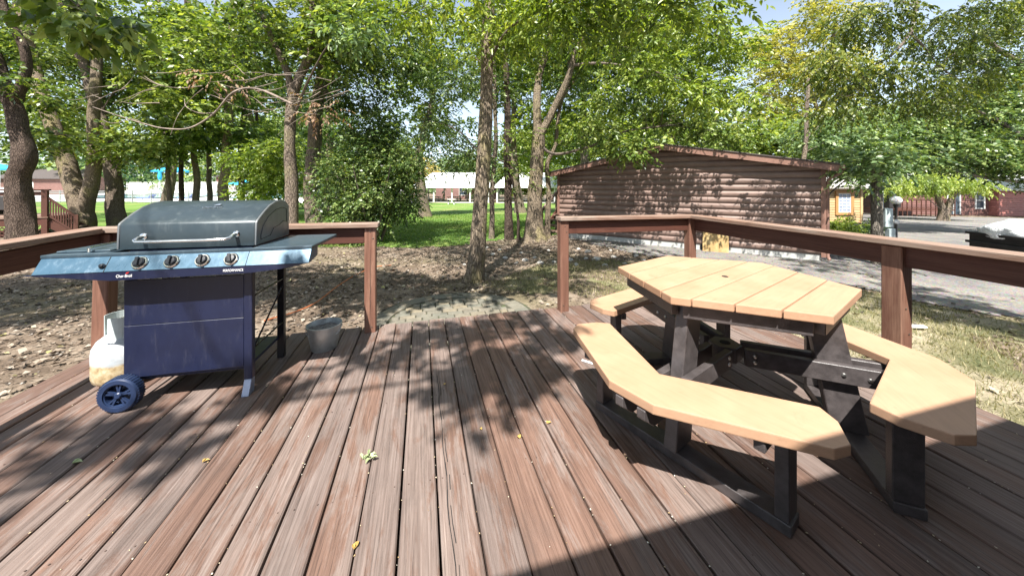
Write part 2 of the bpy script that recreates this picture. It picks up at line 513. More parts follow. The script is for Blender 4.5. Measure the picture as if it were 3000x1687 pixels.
# lawn
m, nt, b = newmat("lawn_turf")
n1 = noise_n(nt, v := mapping(nt, 'Object'), 0.28, 6, 0.62); n2 = noise_n(nt, v, 30, 6, 0.75)
c = ramp(nt, n1.outputs[0], [(0.30, (0.075, 0.155, 0.030)), (0.5, (0.125, 0.215, 0.042)), (0.70, (0.24, 0.235, 0.085))]).outputs[0]
c = mixc(nt, 0.8, c, ramp(nt, n2.outputs[0], [(0.3, 0.45), (0.7, 1.4)]).outputs[0], 'MULTIPLY')
nt.links.new(c, b.inputs["Base Color"]); b.inputs["Roughness"].default_value = 0.9
b.inputs["Specular IOR Level"].default_value = 0.2
bump(nt, b, n2.outputs[0], 1.0, 0.03); M['lawn'] = m
# drive
m, nt, b = newmat("driveway_gravel")
n1 = noise_n(nt, v := mapping(nt, 'Object'), 1.1, 8, 0.7); n2 = noise_n(nt, v, 60, 5, 0.8)
vo = N(nt, "ShaderNodeTexVoronoi"); vo.inputs["Scale"].default_value = 45; nt.links.new(v, vo.inputs["Vector"])
c = ramp(nt, n1.outputs[0], [(0.3, (0.12, 0.118, 0.115)), (0.5, (0.185, 0.175, 0.163)), (0.72, (0.27, 0.245, 0.215))]).outputs[0]
c = mixc(nt, 0.7, c, ramp(nt, n2.outputs[0], [(0.3, 0.5), (0.7, 1.4)]).outputs[0], 'MULTIPLY')
c = mixc(nt, 0.35, c, vo.outputs["Color"], 'SOFT_LIGHT')
nt.links.new(c, b.inputs["Base Color"]); b.inputs["Roughness"].default_value = 0.92
b.inputs["Specular IOR Level"].default_value = 0.2
bump(nt, b, n2.outputs[0], 0.8, 0.015); M['drive'] = m

g = link("ground", polar_grid(0.4, 600, 170, 0, 2*math.pi, 240, name="ground"), M['dirt']); props(g, kind='structure')

DRIVE = [(1.9, 10.6), (2.7, 8.6), (4.0, 7.35), (5.0, 6.3), (5.75, 5.2), (6.3, 4.1), (6.9, 2.0), (7.5, -8), (70, -8), (75, 22), (34, 26), (26, 33), (15, 38), (11, 30), (8.8, 14), (7.4, 9.2), (2.4, 12)]
def m_drive(x, y):
    return in_poly(x + 0.16*fbm(x, y, 2.2, 1), y + 0.16*fbm(x, y, 2.0, 2), DRIVE)
LAWN = [(-9, 9.6), (-5, 9.3), (-2.6, 9.0), (-1.2, 9.6), (0.2, 10.8), (1.6, 11.6), (3, 14), (9, 20), (13, 34), (16, 50), (-90, 56), (-90, 20), (-30, 15), (-16, 12)]
DRY = [(2.35, 4.0), (2.9, 1.6), (3.2, -2), (6.8, -2), (6.5, 2.6), (5.8, 4.9), (4.6, 6.4), (3.3, 7.4), (1.6, 7.4), (0.2, 6.6), (-0.5, 5.6), (0.6, 5.0), (1.4, 4.6)]
def m_lawn(x, y):
    return in_poly(x + 0.2*fbm(x, y, 1.6, 3), y + 0.22*fbm(x, y, 1.9, 4), LAWN)
a45 = R(68)
o = link("driveway", polar_grid(3.0, 90, 210, -0.2, R(110), 420, m_drive, 0.012, "driveway"), M['drive']); props(o, kind='structure')
o = link("lawn", polar_grid(6.0, 120, 190, -R(80), R(30), 420, m_lawn, 0.012, "lawn"), M['lawn']); props(o, kind='structure')

m, nt, b = newmat("dry_turf")
n1 = noise_n(nt, v := mapping(nt, 'Object'), 1.1, 7, 0.65); n2 = noise_n(nt, v, 38, 6, 0.75)
c = ramp(nt, n1.outputs[0], [(0.36, (0.095, 0.115, 0.05)), (0.5, (0.20, 0.185, 0.105)), (0.62, (0.36, 0.31, 0.22))]).outputs[0]
c = mixc(nt, 0.8, c, ramp(nt, n2.outputs[0], [(0.3, 0.45), (0.7, 1.45)]).outputs[0], 'MULTIPLY')
nt.links.new(c, b.inputs["Base Color"]); b.inputs["Roughness"].default_value = 0.95; b.inputs["Specular IOR Level"].default_value = 0.1
bump(nt, b, n2.outputs[0], 1.0, 0.02); M['dryturf'] = m
def m_dry(x, y):
    return in_poly(x + 0.35*fbm(x, y, 1.5, 8), y + 0.35*fbm(x, y, 1.5, 9), DRY) & (fbm(x, y, 3.0, 5) > -0.55) & ~((x < 2.2) & (fbm(x, y, 2.5, 6) < 0.1))
o = link("dry_lawn", polar_grid(1.5, 9, 150, -0.2, R(105), 330, m_dry, 0.008, "dry_lawn"), M['dryturf']); props(o, kind='structure')

# ------------------------------------------------------------------ leaves, litter
def leaf_mesh(name, P, D, Nn, Ln, Wd, tint, fold=0.18, six=True):
    """P base points, D direction, Nn up-ish normal, Ln lengths, Wd half widths"""
    D = D / (np.linalg.norm(D, axis=1, keepdims=True) + 1e-9)
    S = np.cross(D, Nn); S /= (np.linalg.norm(S, axis=1, keepdims=True) + 1e-9)
    U = np.cross(S, D)
    Ln = Ln[:, None]; Wd = Wd[:, None]
    n = len(P)
    if six:
        b0 = P; t = P + D*Ln - U*Ln*0.12
        r1 = P + D*Ln*0.30 + S*Wd + U*Wd*fold*2; r2 = P + D*Ln*0.66 + S*Wd*0.72 + U*Wd*fold
        l1 = P + D*Ln*0.30 - S*Wd + U*Wd*fold*2; l2 = P + D*Ln*0.66 - S*Wd*0.72 + U*Wd*fold
        V = np.stack([b0, r1, r2, t, l2, l1], 1).reshape(-1, 3)
        k = np.arange(n)[:, None] * 6
        F = np.concatenate([k + np.array([[0, 1, 2, 3]]), k + np.array([[0, 3, 4, 5]])], 1).reshape(-1, 4)
        return np_mesh(name, V, F, np.repeat(tint, 2))
    r = P + D*Ln*0.45 + S*Wd + U*Wd*fold; l = P + D*Ln*0.45 - S*Wd + U*Wd*fold
    t = P + D*Ln
    V = np.stack([P, r, t, l], 1).reshape(-1, 3)
    k = np.arange(n)[:, None] * 4
    F = k + np.array([[0, 1, 2, 3]])
    return np_mesh(name, V, F, tint)

def ground_leaves(name, n, region, size, mat, seed, lift=0.012, flat=0.35):
    rs = np.random.RandomState(seed)
    x0, x1, y0, y1 = region['box']
    X = rs.uniform(x0, x1, n); Y = rs.uniform(y0, y1, n)
    keep = region['f'](X, Y, rs)
    X = X[keep]; Y = Y[keep]; n = len(X)
    Z = terrain(X, Y) + rs.uniform(0.004, lift, n)
    a = rs.uniform(0, 6.283, n)
    D = np.stack([np.cos(a), np.sin(a), rs.normal(0, 0.18, n)], 1)
    Nn = np.stack([rs.normal(0, flat, n), rs.normal(0, flat, n), np.ones(n)], 1)
    L = size[0] + (size[1] - size[0])*rs.rand(n)**1.8
    return leaf_mesh(name, np.stack([X, Y, Z], 1), D, Nn, L, L*rs.uniform(0.2, 0.42, n), rs.uniform(0, 1, n), six=False, fold=0.5)

def under_deck(x, y):
    rx = x + 3.24; ry = y - 2.60
    lx = rx*0.9654 + ry*0.2607; ly = -0.2607*rx + 0.9654*ry
    return (ly < 0.02) & (lx > -0.02) & (lx < 5.65)
def on_path(x, y):
    rx = x + 3.24; ry = y - 2.60
    lx = rx*0.9654 + ry*0.2607; ly = -0.2607*rx + 0.9654*ry
    return (np.hypot(lx - 2.84, np.maximum(0, ly - 0.86)) < 1.02)
CRN = (6.87, 7.40)      # near right corner of the brown cabin
def in_cabin(x, y):
    rx = x - CRN[0]; ry = y - CRN[1]
    a = rx*-0.816 + ry*0.578; bb = rx*0.578 + ry*0.816
    return (a > -0.05) & (a < 6.5) & (bb > -0.05)

mlit, nt, b = newmat("litter")
a = N(nt, "ShaderNodeAttribute", attribute_name="tint")
c = ramp(nt, a.outputs["Fac"], [(0, (0.045, 0.034, 0.026)), (0.3, (0.115, 0.084, 0.060)), (0.55, (0.18, 0.135, 0.098)), (0.85, (0.265, 0.215, 0.165)), (0.97, (0.34, 0.29, 0.235)), (1, (0.28, 0.26, 0.09))])
nt.links.new(c.outputs[0], b.inputs["Base Color"]); b.inputs["Roughness"].default_value = 0.85
def f_lit(x, y, rs):
    d = np.hypot(x, y)
    k = ~under_deck(x, y) & ~in_cabin(x, y) & (rs.rand(len(x)) < np.clip(1.6 - d/13, 0.12, 1))
    k &= ~(on_path(x, y) & (rs.rand(len(x)) < 0.96))
    k &= ~(m_lawn(x, y) & (rs.rand(len(x)) < 0.93))
    k &= ~(m_drive(x, y) & (rs.rand(len(x)) < 0.95))
    k &= fbm(x, y, 1.1, 7) + rs.normal(0, 0.6, len(x)) > -0.5
    k &= ~(in_poly(x, y, DRY) & (rs.rand(len(x)) < 0.8))
    return k
o = link("leaf_litter", ground_leaves("leaf_litter", 110000, dict(box=(-15, 8, 1.0, 13), f=f_lit), (0.018, 0.085), mlit, 5, 0.03), mlit)
props(o, "brown fallen leaves scattered over the bare dirt beyond the deck", "leaf litter", kind='stuff')

# stones in the litter: many small chips, nobody could count them
def stone_mesh(name, pts, sizes, seed):
    rs = np.random.RandomState(seed)
    base = np.array([(1,0,0),(-1,0,0),(0,1,0),(0,-1,0),(0,0,1),(0,0,-1)], float)
    fc = np.array([(0,2,4),(2,1,4),(1,3,4),(3,0,4),(2,0,5),(1,2,5),(3,1,5),(0,3,5)])
    n = len(pts)
    V = base[None] * (0.55 + 0.6*rs.rand(n, 6, 1)) * sizes[:, None, :]
    a = rs.uniform(0, 6.28, n); ca, sa = np.cos(a)[:, None], np.sin(a)[:, None]
    V = np.stack([V[..., 0]*ca - V[..., 1]*sa, V[..., 0]*sa + V[..., 1]*ca, V[..., 2]], -1) + pts[:, None]
    F = (np.arange(n)[:, None, None]*6 + fc[None]).reshape(-1, 3)
    return np_mesh(name, V.reshape(-1, 3), F, np.repeat(rs.rand(n), 8))
rs = np.random.RandomState(3)
n = 9000
X = rs.uniform(-11, 7, n); Y = rs.uniform(1.2, 11, n); k = f_lit(X, Y, rs); X = X[k]; Y = Y[k]
s = 0.008 + 0.022*rs.rand(len(X))**2.2
o = link("gravel", stone_mesh("gravel", np.stack([X, Y, terrain(X, Y) + s*0.2], 1), np.stack([s, s, s*0.55], 1), 9), None)
mg, nt, b = newmat("gravel_chips")
a = N(nt, "ShaderNodeAttribute", attribute_name="tint")
c = ramp(nt, a.outputs["Fac"], [(0, (0.12, 0.10, 0.085)), (0.6, (0.24, 0.21, 0.18)), (1, (0.33, 0.30, 0.265))])
nt.links.new(c.outputs[0], b.inputs["Base Color"]); b.inputs["Roughness"].default_value = 0.9
o.data.materials.append(mg); props(o, "pale stone chips mixed into the dirt beside the deck", "gravel", kind='stuff')

# grass blades
def grass(name, n, box, f, h, seed, mat, label, w=0.006):
    rs = np.random.RandomState(seed)
    X = rs.uniform(box[0], box[1], n); Y = rs.uniform(box[2], box[3], n)
    k = f(X, Y, rs); X = X[k]; Y = Y[k]; n = len(X)
    Z = terrain(X, Y)
    a = rs.uniform(0, 6.28, n); hh = rs.uniform(h[0], h[1], n); ww = w * (1 + np.hypot(X, Y)/7)
    lean = rs.normal(0, 0.55, (n, 2)) * hh[:, None]
    V = np.stack([np.stack([X - np.cos(a)*ww, Y - np.sin(a)*ww, Z], 1), np.stack([X + np.cos(a)*ww, Y + np.sin(a)*ww, Z], 1),
                  np.stack([X + lean[:, 0], Y + lean[:, 1], Z + hh], 1)], 1).reshape(-1, 3)
    F = np.arange(n*3).reshape(-1, 3)
    o = link(name, np_mesh(name, V, F, rs.rand(n)), mat)
    props(o, label, "grass", kind='stuff')
mgr = leafmat("grass_dry", (0.10, 0.115, 0.045), (0.22, 0.205, 0.095), (0.42, 0.36, 0.22), trans=0.25, rough=0.6)
mgg = leafmat("grass_lawn", (0.07, 0.16, 0.025), (0.14, 0.25, 0.04), (0.26, 0.31, 0.08), trans=0.35, rough=0.6)
def f_dry(x, y, rs):
    core = in_poly(x + 0.3*fbm(x, y, 1.5, 8), y + 0.3*fbm(x, y, 1.5, 9), DRY)
    return core & ~under_deck(x, y) & (fbm(x, y, 2.6, 5) + rs.normal(0, 0.45, len(x)) > -0.35)
grass("dry_grass", 150000, (-1, 7.5, -1, 8), f_dry, (0.025, 0.075), 21, mgr, "patchy half dry grass beyond the right hand railing", w=0.0022)
def f_lw(x, y, rs):
    return m_lawn(x, y) & (rs.rand(len(x)) < np.clip(1.5 - np.hypot(x, y)/24, 0.05, 1))
grass("lawn_grass", 110000, (-16, 6, 8.5, 22), f_lw, (0.03, 0.08), 22, mgg, "short green grass blades of the lawn under the trees", w=0.005)

# ------------------------------------------------------------------ brick landing
DK = thing("wooden_deck", "low reddish brown deck of long weathered boards", "deck", (-3.24, 2.60, 0), R(15.11))
mbk, nt, b = newmat("paver_brick")
v = mapping(nt, 'Object', rand=True); oi = N(nt, "ShaderNodeObjectInfo")
n1 = noise_n(nt, v, 9, 8, 0.7)
c = ramp(nt, n1.outputs[0], [(0.3, (0.105, 0.098, 0.080)), (0.7, (0.205, 0.190, 0.155))]).outputs[0]
c = mixc(nt, 1.0, c, ramp(nt, oi.outputs["Random"], [(0, (0.75, 0.8, 0.78)), (0.5, (1, 0.97, 0.92)), (1, (1.2, 1.08, 0.9))]).outputs[0], 'MULTIPLY')
nt.links.new(c, b.inputs["Base Color"]); b.inputs["Roughness"].default_value = 0.9
bump(nt, b, noise_n(nt, v, 60, 4, 0.7).outputs[0], 0.5, 0.006)
path = thing("brick_landing", None, None, (0, 0, 0), R(15.11)); path["kind"] = 'structure'
path.location = (-3.24, 2.60, tz(-0.7, 4.4))
bed = MB()
def arc_poly(r, cx=2.84, cy=0.86, n=40):
    return [(cx + r*math.cos(t), cy + r*math.sin(t)) for t in np.linspace(0, math.pi, n)]
bed.prism([(2.84 + 1.04, 0.0)] + arc_poly(1.04) + [(2.84 - 1.04, 0.0)], 0.0, 0.012)
msand = simple("joint_sand", (0.055, 0.052, 0.034), 0.95, var=0.4, scale=30, dirt=(0.05, 0.08, 0.02))
bed.build("sand_bed", msand, path)
bmes = [MB().box((0, 0, 0.025), (0.187 - 0.003*k, 0.087, 0.05)).mesh("brick", 0.006) for k in range(3)]
hmes = MB().box((0, 0, 0.025), (0.087, 0.087, 0.05)).mesh("brick", 0.006)
wmes = MB().prism([(-0.047, 0.0), (0.047, 0.0), (0.060, 0.19), (-0.060, 0.19)], 0, 0.05).mesh("brick", 0.006)
for q in bmes + [hmes, wmes]: q.materials.append(mbk)
rr = random.Random(4)
ri = 0.80
for j in range(17):
    y = 0.06 + j*0.098
    w = ri - 0.01 if y < 0.86 else math.sqrt(max(0, (ri - 0.015)**2 - (y + 0.03 - 0.86)**2))
    if w < 0.12: continue
    x = -w + (0.0 if j % 2 else 0.0)
    first = 0.198 if j % 2 else 0.098
    while x < w - 0.05:
        L = first if first else 0.198
        first = None
        if x + L > w + 0.012: L = 0.098
        if x + L > w + 0.03: break
        me = bmes[rr.randrange(3)] if L > 0.15 else hmes
        link("brick", me, None, path, (2.84 + x + L/2, y, -0.022 + rr.uniform(-0.004, 0.004) + 0.0), rr.gauss(0, 0.012)).rotation_euler.x = rr.gauss(0, 0.02)
        x += L
for k in range(29):
    a = math.pi * (k + 0.5) / 29
    link("brick", wmes, None, path, (2.84 + ri*math.cos(a), 0.86 + ri*math.sin(a), -0.022 + rr.uniform(-0.005, 0.005)), a - math.pi/2 + rr.gauss(0, 0.02))
for sgn in (-1, 1):
    for k in range(7):
        link("brick", bmes[0], None, path, (2.84 + sgn*(ri + 0.1), 0.80 - k*0.1, -0.022 + rr.uniform(-0.005, 0.005)), rr.gauss(0, 0.02))

# ------------------------------------------------------------------ deck
LB = 4.55
rr = random.Random(11)
def board_mesh(seed, w0=0.1395, edge=None):
    q = random.Random(seed); n = 26; vs = []
    ph = q.uniform(0, 9)
    for i in range(n + 1):
        y = -LB * i / n
        for sx in (-1, 1):
            wob = 0.0016 * noise.noise(Vector((seed*3.1 + sx, y*1.7, 0))) + 0.0008*noise.noise(Vector((seed + sx*5, y*9, 0)))
            vs.append((sx*(w0/2 + wob) + 0.0015*math.sin(y*0.9 + ph), y))
    mb = MB(); V = []; F = []
    z = lambda y: 0.0012*math.sin(y*2 + ph)
    for i in range(n + 1):
        (xa, y), (xb, _) = vs[2*i], vs[2*i+1]
        e = 0.005
        prof = [(xa, -0.036), (xa, -e), (xa + e, 0), (xb - e, 0), (xb, -e), (xb, -0.036)]
        V += [(p[0], y, p[1] + z(y)) for p in prof]
    for i in range(n):
        for j in range(6):
            F.append((i*6 + j, i*6 + (j+1) % 6, (i+1)*6 + (j+1) % 6, (i+1)*6 + j))
    F.append(tuple(range(6))); F.append(tuple(n*6 + j for j in range(5, -1, -1)))
    mb.add(V, F)
    return mb.mesh("board")
bms = [board_mesh(s) for s in range(7)]
for q in bms: q.materials.append(M['deck'])
nb = 38
pitch = 5.62 / nb
split_board = 17
nails = MB()
for i in range(nb):
    x = (i + 0.5) * pitch
    o = link("board", bms[rr.randrange(7)], None, DK, (x + rr.gauss(0, 0.0008), rr.uniform(-0.012, 0.012), rr.uniform(-0.003, 0.002)), rr.gauss(0, 0.0004))
    o.rotation_euler.y = rr.gauss(0, 0.004)
    for yj in (-0.06, -0.62, -1.22, -1.83, -2.44, -3.05, -3.66):
        for dx in (-0.045, 0.045):
            nails.lathe([(0.0030, 0.0), (0.0030, 0.0014)], 8, (x + dx + rr.gauss(0, 0.003), yj + rr.gauss(0, 0.006), 0.0))
o = nails.build("nail_heads", simple("nail_rust", (0.13, 0.09, 0.075), 0.6, metal=0.3), DK); o["kind"] = 'stuff'
# long split running down one board: a dark open crack with a raised lip
mb = MB()
x0 = (split_board + 0.28) * pitch
pl = [(x0 + 0.012*noise.noise(Vector((k*0.35, 4.2, 0))), -1.0 - k*0.075) for k in range(32)]
for off, wd, rise in ((0.0, 0.0035, 0.0012), (0.012, 0.0022, 0.0012)):
    for (xa, ya), (xb, yb) in zip(pl[:-1], pl[1:]):
        if off and rr.random() < 0.3: continue
        mb.bar((xa + off, ya, rise), (xb + off, yb, rise), wd*rr.uniform(0.6, 1.3), 0.003)
mb.build("crack", M['hole'], DK)
jm = wood("joist_wood", [(0.05, 0.03, 0.02), (0.1, 0.06, 0.045), (0.14, 0.09, 0.07)], (0.15, 0.12, 0.1))
jme = MB().box((2.81, 0, -0.112), (5.5, 0.04, 0.145)).mesh("joist"); jme.materials.append(jm)
for yj in (-0.06, -0.62, -1.22, -1.83, -2.44, -3.05, -3.66):
    link("joist", jme, None, DK, (0, yj, 0))

# ------------------------------------------------------------------ railings
P0 = 0.0889
def deckpt(x, y, z=0):      # deck local to world
    a = R(15.11)
    return Vector((-3.24 + x*math.cos(a) - y*math.sin(a), 2.60 + x*math.sin(a) + y*math.cos(a), z))
def rail_thing(name, label):
    return thing(name, label, "railing", (-3.24, 2.60, 0), R(15.11))
def long_piece(name, mat, parent, a, b, w, h, bev=0.004):
    """board from a to b (local), built along its own y so that grain follows it"""
    a = Vector(a); b = Vector(b); d = b - a; L = d.length
    mb = MB().box((0, L/2, 0), (w, L, h))
    o = mb.build(name, mat, parent, bevel=bev)
    o.location = a
    yaw = math.atan2(-d.x, d.y); pit = math.asin(d.z / L)
    o.rotation_euler = (pit, 0, yaw)
    return o
def vpost(parent, x, y, top, w=P0, mat=None, lean=(0, 0), bottom=-0.36):
    mb = MB().box((0, (top - bottom)/2, 0), (w, top - bottom, w))
    o = mb.build("post", mat or M['post_paint'], parent, bevel=0.006)
    o.location = (x, y, bottom)
    o.rotation_euler = (R(90) + lean[0], lean[1], 0)
    return o
RL = rail_thing("deck_railing", "red brown railing behind the grill ending at the post left of the opening")
# left side and front-left; cap slopes a little
zc, ze = 0.972, 0.955
vpost(RL, 2.005, -0.10, zc - 0.038, 0.094)
vpost(RL, 0.115, -0.10, 0.945, 0.094, lean=(0, R(1.2)))
vpost(RL, 0.10, -1.95, 0.895, 0.094)
long_piece("cap_board", M['cap'], RL, (2.075, -0.10, zc - 0.019), (0.03, -0.10, zc + 0.001), 0.145, 0.038)
long_piece("rail_board", M['rail_paint'], RL, (1.955, -0.10, zc - 0.112), (0.16, -0.10, zc - 0.092), 0.040, 0.135)
long_piece("cap_board", M['cap'], RL, (0.105, -0.178, zc + 0.001), (0.02, -3.2, 0.885), 0.145, 0.038)
long_piece("rail_board", M['rail_paint'], RL, (0.125, -0.15, zc - 0.094), (0.085, -3.2, 0.885 - 0.11), 0.040, 0.135)
RR = rail_thing("deck_railing", "red brown railing wrapping the corner behind the picnic table")
vpost(RR, 3.885, -0.10, 0.945, 0.094)
vpost(RR, 5.50, -0.10, 0.930, 0.094)
vpost(RR, 5.525, -1.86, 0.905, 0.105)
vpost(RR, 5.50, -3.5, 0.88, 0.094)
long_piece("cap_board", M['cap'], RR, (3.83, -0.10, 0.965), (5.585, -0.10, 0.95), 0.145, 0.038)
long_piece("rail_board", M['rail_paint'], RR, (3.935, -0.10, 0.872), (5.45, -0.10, 0.857), 0.040, 0.135)
long_piece("cap_board", M['cap'], RR, (5.51, -0.175, 0.952), (5.50, -3.6, 0.912), 0.145, 0.038)
long_piece("rail_board", M['rail_paint'], RR, (5.535, -0.15, 0.859), (5.515, -3.6, 0.82), 0.040, 0.135)

boltm = simple("rusty_screw", (0.20, 0.16, 0.13), 0.45, metal=0.7, var=0.3)
for par, pts_ in ((RL, [(2.005, -0.149, 0.90), (2.03, -0.149, 0.84), (1.985, -0.149, 0.10), (2.02, -0.149, 0.05), (0.14, -0.149, 0.88)]), (RR, [(3.885, -0.149, 0.89), (3.905, -0.149, 0.83), (3.87, -0.149, 0.07), (5.49, -0.149, 0.06), (5.545, -1.914, 0.56), (5.51, -1.914, 0.50), (5.54, -1.914, 0.33)])):
    mb = MB()
    for p_ in pts_: mb.lathe([(0.006, 0.0), (0.006, 0.002), (0.003, 0.003)], 10, p_, Matrix.Rotation(R(90), 3, 'X'))
    o = mb.build("screws", boltm, par); o["kind"] = 'stuff'
ck = [(2.008 + 0.006*noise.noise(Vector((k*0.6, 0, 3))), -0.1475, 0.02 + k*0.04) for k in range(19)]
MB().tube(ck, [0.0008 + 0.0014*math.sin(math.pi*k/18) for k in range(19)], 5).build("crack", M['hole'], RL)
rr = random.Random(15)
for par, (x0, x1), y0 in ((RL, (0.5, 1.9), -0.174), (RR, (3.95, 5.4), -0.174)):
    pass

# ------------------------------------------------------------------ picnic table
PT = thing("picnic_table", "hexagonal picnic table with tan top, three bent benches and black frame", "picnic table", (1.242, 1.95, 0), R(-23.8))
HR, TZ = 0.600, 0.775
wb = 2 * HR * math.cos(R(30)) / 7
for i in range(7):
    s0 = -HR*math.cos(R(30)) + i*wb + 0.003; s1 = s0 + wb - 0.006
    T = lambda s: HR - abs(s) * math.tan(R(30))
    top = [(s0, T(s0))] + ([(0.0, T(0))] if s0 < 0 < s1 else []) + [(s1, T(s1))]
    poly = top + [(p[0], -p[1]) for p in reversed(top)]
    mb = MB().prism([(p[0] - (s0+s1)/2, p[1]) for p in poly], -0.019, 0.019)
    o = mb.build("plank", M['tan'], PT, bevel=0.0045, seg=2)
    a = R(-30)
    sc = (s0 + s1)/2
    o.location = (sc*math.cos(a), sc*math.sin(a), TZ - 0.019 + random.uniform(-0.001, 0.001)); o.rotation_euler.z = a
mb = MB().lathe([(0.017, 0), (0.017, 0.0008)], 20); o = mb.build("umbrella_hole", M['hole'], PT, loc=(0.0, 0, TZ + 0.0005))
for k in range(6):
    a0, a1 = R(60*k), R(60*k + 60)
    p, q = Vector((0.535*math.cos(a0), 0.535*math.sin(a0), 0)), Vector((0.535*math.cos(a1), 0.535*math.sin(a1), 0))
    d = (q - p).normalized()
    long_piece("apron", M['black_lumber'], PT, p + d*0.022 + Vector((0, 0, 0.700)), q - d*0.022 + Vector((0, 0, 0.700)), 0.038, 0.070, 0.003)
SEAT = [(0.70, 0), (0.414, 0.495), (0.468, 0.557), (0.585, 0.608), (0.654, 0.580), (0.928, 0.105), (0.928, -0.105), (0.654, -0.580), (0.585, -0.608), (0.468, -0.557), (0.414, -0.495)]
def arm(k):
    a = R(120 * k)
    er = Vector((math.cos(a), math.sin(a), 0)); et = Vector((-math.sin(a), math.cos(a), 0)); ez = Vector((0, 0, 1))
    P = lambda r, t, z: er*r + et*t + ez*z
    # seat built in a frame rotated to the arm
    mb = MB().prism(SEAT, -0.02, 0.02)
    o = mb.build("seat", M['tan'], PT, bevel=0.005, seg=2, loc=(0, 0, 0.42), rz=a)
    for s in (-1, 1):
        for nm, z0, z1, r0, r1, cut in (("beam", 0.305, 0.395, 0.085, 0.93, 0.07), ("top_beam", 0.648, 0.737, 0.06, 0.50, 0.05)):
            mb = MB()
            mb.extr([(r0, z0), (r1 - cut, z0), (r1, z0 + 0.05), (r1, z1), (r0, z1)], er, ez, et*(s*0.052 - 0.019), et*0.038)
            mb.build(nm, M['black_lumber'], PT, bevel=0.003)
        mb = MB()
        mm = Matrix((er, ez, et*s)).transposed()
        for r, z in ((0.13, 0.335), (0.13, 0.368), (0.50, 0.35), (0.60, 0.345), (0.33, 0.69), (0.42, 0.69)):
            for q in range(1):
                prof = [(0.011, 0.0), (0.011, 0.002), (0.0085, 0.006), (0.003, 0.008)]
                mb.lathe(prof, 10, P(r, s*0.071, z), Matrix((er, -ez*s, et*s)).transposed())
        ob = mb.build("bolts", M['bolt'], PT, smoothed=True); ob["kind"] = 'stuff'
    # leaning leg between the beams
    mb = MB()
    mb.extr([(0.465, 0.047), (0.615, 0.047), (0.485, 0.737), (0.345, 0.737)], er, ez, et*-0.031, et*0.062)
    mb.build("leg", M['black_lumber'], PT, bevel=0.004)
    for s in (-1, 1):
        mb = MB()
        mb.extr([(0.502, 0.047), (0.597, 0.047), (0.597, 0.398), (0.502, 0.398)], er, ez, et*(s*0.425 - 0.023), et*0.046)
        mb.build("bench_post", M['black_lumber'], PT, bevel=0.003)
        mb = MB().bar(P(0.47, s*0.398, 0.377), P(0.74, s*0.398, 0.377), 0.036, 0.044)
        mb.build("bearer", M['black_lumber'], PT, bevel=0.003)
    mb = MB()
    mb.bar(P(0.552, -0.455, 0.024), P(0.552, 0.455, 0.024), 0.098, 0.044)
    mb.build("floor_runner", M['black_lumber'], PT, bevel=0.003)
for k in range(3): arm(k)
mb = MB()
mb.prism([(0.085*math.cos(R(a)), 0.085*math.sin(R(a))) for a in range(0, 360, 60)], 0.308, 0.392)
mb.build("hub", M['black_lumber'], PT, bevel=0.003)
MB().lathe([(0.028, 0), (0.028, 0.0015)], 20, (0, 0, 0.392)).build("hub_hole", M['hole'], PT)

# ------------------------------------------------------------------ gas grill
GA = R(13.0)
GR = thing("gas_grill", "blue black four burner gas grill with domed lid and side shelves", "grill", (-2.283, 1.96, 0), GA)
def paint(name, col, rough, metal, dirt=None, dm=(0.55, 0.75), streak=True):
    m, nt, b = newmat(name)
    v = mapping(nt, 'Object')
    n = noise_n(nt, v, 5, 7, 0.7); n2 = noise_n(nt, mapping(nt, 'Object', (14, 14, 3)), 1.5, 7, 0.7)
    c = ramp(nt, n.outputs[0], [(0.3, [k*0.8 for k in col]), (0.7, [min(1, k*1.2) for k in col])]).outputs[0]
    if dirt: c = mixc(nt, ramp(nt, n2.outputs[0], [(dm[0], 0), (dm[1], 0.6)]).outputs[0], c, dirt)
    nt.links.new(c, b.inputs["Base Color"])
    nt.links.new(ramp(nt, n2.outputs[0], [(0.3, rough*0.8), (0.7, rough*1.35)]).outputs[0], b.inputs["Roughness"])
    b.inputs["Metallic"].default_value = metal
    bump(nt, b, noise_n(nt, v, 3, 2, 0.5).outputs[0], 0.08, 0.01)
    return m
gp = paint("grill_panel_paint", (0.009, 0.013, 0.038), 0.32, 0.0, (0.045, 0.046, 0.070))
gl = paint("grill_lid_enamel", (0.030, 0.044, 0.052), 0.36, 0.2, (0.085, 0.105, 0.11))
ge = paint("grill_end_casting", (0.150, 0.160, 0.165), 0.38, 0.5, (0.2, 0.2, 0.19))
gc = paint("grill_control_steel", (0.045, 0.100, 0.150), 0.30, 0.3, (0.2, 0.27, 0.33))
gs = paint("grill_shelf_paint", (0.055, 0.085, 0.110), 0.32, 0.3, (0.15, 0.18, 0.19))
chrome = simple("chrome", (0.78, 0.76, 0.72), 0.16, metal=1.0, var=0.05)
knobm = simple("black_plastic", (0.012, 0.014, 0.018), 0.22, var=0.2)
rub = simple("wheel_plastic", (0.016, 0.030, 0.075), 0.40, var=0.2, scale=10)
whitep = simple("white_print", (0.85, 0.85, 0.85), 0.5, var=0.02)
redp = simple("red_print", (0.6, 0.03, 0.02), 0.5, var=0.02)

